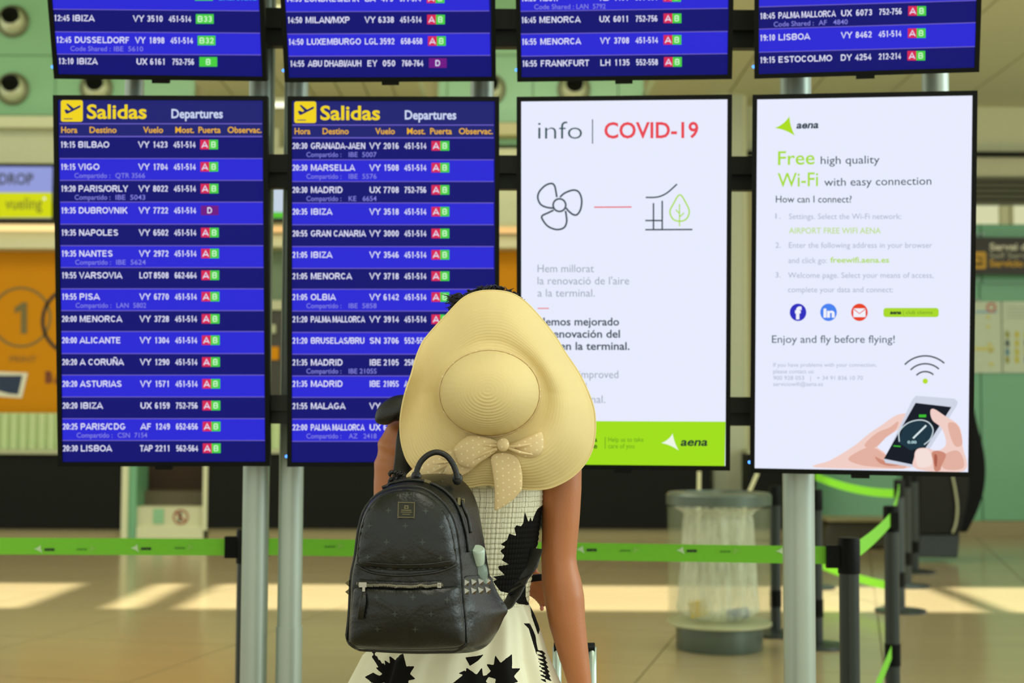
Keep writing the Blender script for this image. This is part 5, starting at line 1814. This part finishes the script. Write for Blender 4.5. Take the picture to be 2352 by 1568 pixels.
rp_(tail2, lambda x, y: 2.828 + 0.00002 * (y - 1050), 0.004, 0.002, 'ribbon_tail')
kn = P(*hz((1090, 1106))[0], 2.812)
G().ell(kn, (0.0125, 0.010, 0.0135), None, 20, 12).build('bow_knot', M_rib, hat, True)
# creases in the loops
for l in ([(1055, 1112), (980, 1108), (900, 1120)], [(1050, 1130), (960, 1165), (880, 1215)], [(1125, 1118), (1200, 1115), (1280, 1100)], [(1125, 1128), (1210, 1160), (1290, 1172)]):
    c_ = hz(*l)
    G().tube([P(x, y, 2.8125 + 0.001 * i) for i, (x, y) in enumerate(c_)], [0.003, 0.0035, 0.001], 8).build('fold', M_rib, hat, True)

# ------------------------------------------------------------------ backpack
bag = root('backpack', P(960, 1480, 2.72), 'black leather backpack with silver zip and studs on the woman back', 'backpack')
bag['label'] = "black leather backpack with silver zip and studs on the woman's back"
M_lea = mat('black_leather', (8, 13, 12), 0.36, 0, 0.15, 30, 0.28, 180, spec=0.45)
M_lea2 = mat('black_leather_trim', (10, 12, 11), 0.45, 0, 0.1, 30, 0.3, 300)
M_sil = mat('silver_metal', (160, 158, 148), 0.2, 1.0, 0.03)
M_zip = mat('dark_silver_zip', (120, 118, 104), 0.3, 1.0, 0.03)
M_gold = mat('dull_gold_metal', (110, 102, 74), 0.35, 0.9, 0.05)
FR = zz((430, 322), (530, 335), (615, 385), (690, 465), (738, 575), (762, 720), (776, 880), (782, 1000), (800, 1180), (812, 1300), (795, 1352), (700, 1366), (560, 1372), (400, 1370), (250, 1362), (120, 1352), (62, 1340), (50, 1300), (56, 1180), (66, 1050), (72, 900), (100, 760), (118, 610), (150, 490), (205, 405), (300, 342))
BK = zz((600, 240), (690, 242), (765, 262), (838, 330), (882, 430), (908, 560), (942, 760), (972, 920), (1030, 1040), (1072, 1100), (1045, 1160), (1000, 1255), (940, 1330), (870, 1356), (700, 1360), (500, 1350), (300, 1335), (170, 1280), (130, 1150), (120, 1000), (130, 860), (170, 660), (210, 500), (290, 380), (380, 300), (480, 255))
NB = 120
FRr = resample(catmull(FR, 4), NB)
BKr = resample(catmull(BK, 4), NB)
DF, DK = 2.645, 2.80
bg = G()
v, f = [], []
fcx, fcy = 780 + 420 / 2.761, 1000 + 870 / 2.761
layers = [(0.02, 0.0, -0.016), (0.3, 0.0, -0.0145), (0.55, 0.0, -0.011), (0.75, 0.0, -0.006), (0.88, 0.0, 0.0), (0.955, 0.0, 0.005), (0.985, 0.02, 0.010), (1.0, 0.08, 0.014)] + [(1 + 0.035 * math.sin(PI * t), t, 0.014 * (1 - t)) for t in (0.2, 0.35, 0.5, 0.65, 0.8, 0.92)] + [(0.985, 0.97, 0), (0.93, 1.0, 0), (0.6, 1.0, 0.004), (0.05, 1.0, 0.004)]
for sc_, t_, dd in layers:
    cx = fcx + (30 * t_)
    for a, b in zip(FRr, BKr):
        x = a[0] + (b[0] - a[0]) * t_
        y = a[1] + (b[1] - a[1]) * t_
        x, y = cx + (x - cx) * sc_, fcy + (y - fcy) * sc_
        wr = 0.0018 * math.sin(x * 0.09 + y * 0.05) * math.sin(y * 0.11 - x * 0.03) * (1 if sc_ > 0.2 else 0)
        v.append(P(x, y, DF + (DK - DF) * t_ + dd + wr))
nl = len(layers)
for j in range(nl - 1):
    for i in range(NB):
        i2 = (i + 1) % NB
        f.append((j * NB + i, j * NB + i2, (j + 1) * NB + i2, (j + 1) * NB + i))
f.append(tuple(range(NB - 1, -1, -1)))
f.append(tuple(range((nl - 1) * NB, nl * NB)))
bg.add(v, f)
bg.build('main_body', M_lea, bag, True)
bt = bvh(bg)
def bd(x, y, off=0.0):
    h, _ = hit(bt, x, y)
    return (h.y if h is not None else 2.70) + off
# domed front panel, pocket and flap
dome = zz((425, 345), (520, 362), (600, 410), (665, 490), (705, 590), (730, 720), (738, 800), (700, 828), (600, 842), (430, 850), (260, 842), (150, 828), (118, 805), (122, 700), (138, 600), (170, 500), (225, 420), (310, 362))
fp_ = pillow(catmull(dome, 4), lambda x, y: bd(x, y), 0.010, 0.006, 110)
fo_ = fp_.build('front_panel', M_lea, bag, True)
ft = bvh(fp_)
pk = zz((110, 960), (300, 968), (500, 968), (690, 958), (760, 962), (770, 1050), (786, 1180), (795, 1290), (770, 1335), (600, 1350), (400, 1352), (200, 1345), (90, 1332), (66, 1290), (72, 1150), (84, 1040))
pp_ = pillow(catmull(pk, 4), lambda x, y: bd(x, y), 0.017, 0.006, 110)
pp_.build('front_pocket', M_lea, bag, True)
pt = bvh(pp_)
def anyhit(x, y):
    best = None
    for tr_ in (pt, ft, bt):
        h, n_ = hit(tr_, x, y)
        if h is not None and (best is None or h.y < best[0].y):
            best = (h, n_)
    return best if best else (P(x, y, 2.7), Vector((0, -1, 0)))
def seam(pts, r, name, m, lift=0.001, closed=False, n=8):
    G().tube([anyhit(x, y)[0] + anyhit(x, y)[1] * lift for x, y in pts], r, n, closed=closed).build(name, m, bag, True)
seam(resample(catmull(FRr[::4], 3), 150), 0.0034, 'piping', M_lea2, 0.0, True)
seam(resample(catmull(dome, 4), 120), 0.0022, 'panel_piping', M_lea2, 0.0, True)
seam(catmull(zz((108, 822), (200, 866), (330, 884), (450, 884), (600, 868), (700, 838), (745, 812)), 5, False), 0.0026, 'flap_seam', M_lea2)
seam(catmull(zz((150, 800), (260, 812), (420, 818), (580, 812), (700, 794)), 5, False), 0.0015, 'stitch_line', M_lea2)
# main zip over the top of the bag, with pulls
zt = catmull(zz((270, 330), (360, 300), (450, 288), (555, 300), (650, 345), (725, 420), (770, 520), (800, 640), (812, 740)), 5, False)
seam(zt, 0.0030, 'zip_track', M_lea2, 0.002)
seam(catmull(zz((760, 420), (772, 470), (800, 540), (812, 620)), 4, False), [0.0035] * 13, 'zip_pull', M_lea2, 0.006)
for q in ((742, 425), (768, 432)):
    a, n_ = anyhit(*zz(q)[0])
    G().obox(a + n_ * 0.004, (0.9, 0.3, 0), (0, 0.2, 1), n_, 0.006, 0.014, 0.004).build('zip_slider', M_gold, bag)
a, n_ = anyhit(*zz((555, 305))[0])
G().obox(a + n_ * 0.003, (1, 0.1, -0.3), (0.3, 0, 1), n_, 0.012, 0.005, 0.004).build('zip_slider', M_gold, bag)
# silver zip of the front pocket
zl = catmull(zz((128, 936), (200, 942), (330, 948), (460, 952), (560, 948), (646, 944)), 4, False)
g = G()
seam(zl, 0.0088, 'zip_tape', M_lea2, -0.002)
seam(zl, 0.0028, 'front_zip', M_zip, 0.0065)
for i, (x, y) in enumerate(resample(zl, 64, False)):
    a, n_ = anyhit(x, y)
    g.obox(a + n_ * 0.0090, (1, 0, 0), (0, 0, 1), (0, 1, 0), 0.0015, 0.0048, 0.0030)
o = g.build('zip_teeth', M_zip, bag)
o['kind'] = 'stuff'
a, n_ = anyhit(*zz((152, 940))[0])
a = Vector((a.x, a.y - 0.012, a.z))
G().obox(a, (1, 0, 0), (0, 0, 1), (0, 1, 0), 0.014, 0.009, 0.006).obox(a + Vector((0.002, -0.002, -0.007)), (1, 0, 0), (0, 0, 1), (0, 1, 0), 0.005, 0.010, 0.004).build('zip_slider', M_sil, bag)
G().tube([a + Vector((0.003, -0.004, -0.014)), a + Vector((0.001, -0.008, -0.03)), a + Vector((-0.003, -0.008, -0.062))], [0.004, 0.0065, 0.0055], 10, flat=0.4, ref=(1, 0, 0)).build('leather_pull', M_lea2, bag, True)
a, n_ = anyhit(*zz((634, 945))[0])
G().obox(Vector((a.x, a.y - 0.008, a.z)), (1, 0, 0), (0, 0, 1), (0, 1, 0), 0.007, 0.009, 0.004).build('zip_stop', M_sil, bag)
# maker's plate: an engraved metal square
a, n_ = anyhit(*zz((423, 474))[0])
e1 = Vector((1, 0, 0)) - n_ * n_.x
e1.normalize()
e2 = n_.cross(e1)
if e2.z < 0:
    e2 = -e2
pl = G().obox(a + n_ * 0.0018, e1, e2, n_, 0.0305, 0.0285, 0.003).build('name_plate', mat('plate_dark_metal', (44, 44, 34), 0.35, 0.6), bag)
g = G()
for s_ in (-1, 1):
    g.obox(a + n_ * 0.0036 + e1 * s_ * 0.0148, e1, e2, n_, 0.0014, 0.031, 0.0016)
    g.obox(a + n_ * 0.0036 + e2 * s_ * 0.0138, e1, e2, n_, 0.031, 0.0014, 0.0016)
g.build('plate_border', M_gold, pl)
g = G()
for i, (x, y, w1_, h1_) in enumerate(((0, 0.0075, 0.008, 0.0018), (-0.003, 0.004, 0.002, 0.004), (0.003, 0.004, 0.002, 0.004), (0, 0.003, 0.004, 0.0014), (0, -0.0005, 0.018, 0.0016), (0, -0.004, 0.020, 0.0012), (0, -0.008, 0.014, 0.0012))):
    g.obox(a + n_ * 0.0034 + e1 * x + e2 * y, e1, e2, n_, w1_, h1_, 0.0008)
g.build('engraving', M_gold, pl)
# faint four pointed marks printed on the leather
M_mark = mat('faint_leather_print', (42, 50, 46), 0.45, 0, 0.1)
spots = [(425, 378), (310, 475), (545, 478), (250, 392), (190, 572), (418, 572), (645, 578), (298, 675), (525, 675), (180, 770), (405, 770), (640, 775), (270, 845), (500, 845), (235, 1025), (465, 1025), (680, 1040), (350, 1130), (580, 1130), (240, 1225), (480, 1228), (650, 290), (150, 1130)]
for i, q in enumerate(spots):
    x, y = zz(q)[0]
    a, n_ = anyhit(x, y)
    e1 = (Vector((1, 0, 0)) - n_ * n_.x).normalized()
    e2 = n_.cross(e1)
    pts = []
    for j in range(8):
        an = PI * j / 4
        r = 0.0072 if j % 2 == 0 else 0.0023
        pts.append(a + n_ * 0.0006 + e1 * math.cos(an) * r + e2 * math.sin(an) * r)
    mesh('printed_mark', pts, [tuple(range(8))], M_mark, bag)
# handle
hp = catmull(zz((486, 262), (492, 215), (520, 160), (570, 118), (625, 106), (680, 130), (718, 180), (740, 235), (748, 275)), 5, False)
G().tube([P(x, y, 2.725) for x, y in hp], 0.0056, 14).build('carry_handle', M_lea2, bag, True)
for q in ((486, 262), (748, 275)):
    x, y = zz(q)[0]
    G().ell(P(x, y, 2.73), (0.010, 0.008, 0.012), None, 14, 10).build('handle_anchor', M_lea2, bag, True)
# side pocket with studs
sp_ = zz((785, 905), (870, 885), (955, 890), (978, 940), (1010, 1010), (1066, 1100), (1040, 1160), (1000, 1245), (945, 1315), (870, 1345), (810, 1345), (800, 1200), (786, 1040))
g2 = pillow(catmull(sp_, 4), lambda x, y: bd(x, y, 0.0) if hit(bt, x, y)[0] is not None else 2.79, 0.010, 0.004, 90)
g2.build('side_pocket', M_lea, bag, True)
st_ = bvh(g2)
def sidehit(x, y):
    h, n_ = hit(st_, x, y)
    if h is None:
        h, n_ = anyhit(x, y)
    return h, n_
for r_, yq in enumerate((930, 985)):
    for c_ in range(4):
        x, y = zz((800 + c_ * 45, yq - 2 * c_))[0]
        a, n_ = sidehit(x, y)
        n_ = (n_ + Vector((0.4, -0.6, 0.1))).normalized()
        e1 = (Vector((1, 0.6, 0)) - n_ * n_.dot(Vector((1, 0.6, 0)))).normalized()
        e2 = n_.cross(e1)
        s_ = 0.0068
        q = [a + (e1 * i + e2 * j) * s_ for i, j in ((-1, -1), (1, -1), (1, 1), (-1, 1))]
        mesh('stud', q + [a + n_ * 0.0095], [(0, 1, 4), (1, 2, 4), (2, 3, 4), (3, 0, 4), (3, 2, 1, 0)], M_sil, bag)
for yq in (935, 990):
    x, y = zz((62, yq))[0]
    a = P(x, y, 2.70)
    s_ = 0.006
    q = [a + Vector((0, i * s_, j * s_)) for i, j in ((-1, -1), (1, -1), (1, 1), (-1, 1))]
    mesh('stud', q + [a + Vector((-0.008, 0, 0))], [(0, 1, 4), (1, 2, 4), (2, 3, 4), (3, 0, 4), (3, 2, 1, 0)], M_gold, bag)
# straps
lsp = catmull([(1112, 1395), (1150, 1405), (1172, 1380), (1190, 1350), (1202, 1330)], 5, False)
G().tube([P(x, y, 2.80 + 0.0035 * i) for i, (x, y) in enumerate(lsp)], 0.018, 12, flat=0.18, ref=(0.8, 0, 0.6)).build('lower_strap', M_lea2, bag, True)
G().tube([P(x, y, 2.875 + 0.016 * i) for i, (x, y) in enumerate([(1202, 1330), (1222, 1300), (1232, 1260)])], 0.014, 12, flat=0.18, ref=(0.8, 0, 0.6)).build('side_strap', M_lea2, bag, True)
a = P(1178, 1348, 2.845)
G().obox(a, (0.45, 0, -0.9), (0.9, 0, 0.45), (0, 1, 0), 0.004, 0.036, 0.006).obox(a + Vector((0.008, 0, -0.006)), (0.45, 0, -0.9), (0.9, 0, 0.45), (0, 1, 0), 0.004, 0.036, 0.006).build('buckle', M_black, bag)
# padded strap over the left shoulder
pad = zz  # (same pixel grid)
padp = hz((245, 905), (262, 862), (310, 815), (370, 785), (440, 778), (520, 790), (560, 860), (520, 930), (430, 945), (370, 945), (320, 968), (260, 960), (243, 935))
pillow(catmull([(905 + (x - 905) * 1.06, 942 + (y - 942) * 1.06) for x, y in padp], 4), lambda x, y: 2.945, 0.03, 0.05, 70).build('shoulder_pad', M_lea2, bag, True)
G().tube([P(x, y, d) for x, y, d in ((940, 960, 2.93), (930, 1010, 2.925), (926, 1060, 2.90), (920, 1100, 2.87), (935, 1130, 2.83))], 0.018, 14, flat=0.25, ref=(1, 0, 0)).build('shoulder_strap', M_lea2, bag, True)
g = G()
rr = random.Random(4)
for i in range(34):
    x, y = 908 + rr.uniform(-15, 15), 1098 + rr.uniform(-18, 26)
    g.ell(P(x, y, 2.865 + rr.uniform(-0.004, 0.004)), (rr.uniform(0.002, 0.006), 0.003, rr.uniform(0.002, 0.005)), Matrix.Rotation(rr.uniform(0, 3), 3, 'Y'), 8, 6)
g.build('strap_gathers', M_lea2, bag, True)
# bottle in the side pocket
g = G()
bx_ = P(*zz((868, 862))[0], 2.748)
o = root('water_bottle', bx_, 'clear plastic bottle with pale cap in the backpack side pocket', 'bottle')
gb = mat('clear_bottle', (150, 172, 160), 0.08)
gb.node_tree.nodes['Principled BSDF'].inputs['Alpha'].default_value = 0.55
k2 = S(2.715)
smooth_by(G().lathe([(0.0, -0.045), (0.020, -0.044), (0.0225, -0.035), (0.0225, 0.0), (0.020, 0.010), (0.0135, 0.018), (0.0135, 0.024)], bx_, (0.05, -0.55, 1), 24, cap=False).build('bottle_body', gb, o, True))
smooth_by(G().lathe([(0.0, 0.022), (0.0148, 0.022), (0.0150, 0.026), (0.0146, 0.050), (0.012, 0.053), (0.0, 0.053)], bx_, (0.05, -0.55, 1), 24, cap=False).build('bottle_cap', mat('pale_cap', (168, 186, 172), 0.3), o, True))

# small dark phone held in the left hand
c = LW + Vector((0.055, -0.015, 0.012))
o = G().obox(P(1228, 1327, 3.10), (1, 0.2, 0.1), (-0.1, 0.3, 0.9), (0, 1, 0), 0.034, 0.016, 0.008).build('phone', M_black)
bevel(o, 0.003)
tag(o, "dark phone edge peeping from the woman's left hand at her waist", 'phone')
# rolling suitcase: only its telescopic handle reaches the frame
t = root('suitcase', (P(1310, 1568, 2.9).x, 3.4, 0), "rolling suitcase in front of the woman, pale telescopic handle beside her right arm", 'suitcase')
M_case = mat('grey_case', (110, 116, 120), 0.4)
xc = P(1330, 1568, 3.34).x
bevel(G().box(xc - 0.19, xc + 0.19, 3.36, 3.58, 0.05, 0.56).build('shell', M_case, t), 0.03, 3)
for x0_ in (P(1279, 1530, 3.34).x, P(1360, 1530, 3.34).x):
    G().tube([(x0_ + 0.004, 3.38, 0.5), (x0_, 3.34, P(1279, 1486, 3.34).z)], 0.010, 12).build('handle_tube', mat('pale_steel', (190, 210, 200), 0.25, 0.5), t, True)
G().tube([(P(1272, 1500, 3.34).x, 3.34, P(1279, 1486, 3.34).z), (P(1366, 1500, 3.34).x, 3.34, P(1279, 1486, 3.34).z)], 0.011, 12).build('grip', M_black, t, True)
for sx in (-0.14, 0.14):
    for sy in (3.40, 3.54):
        G().lathe([(0.028, -0.01), (0.028, 0.01)], (xc + sx, sy, 0.028), (1, 0, 0), 18).build('wheel', M_black, t, True)


flush_text()
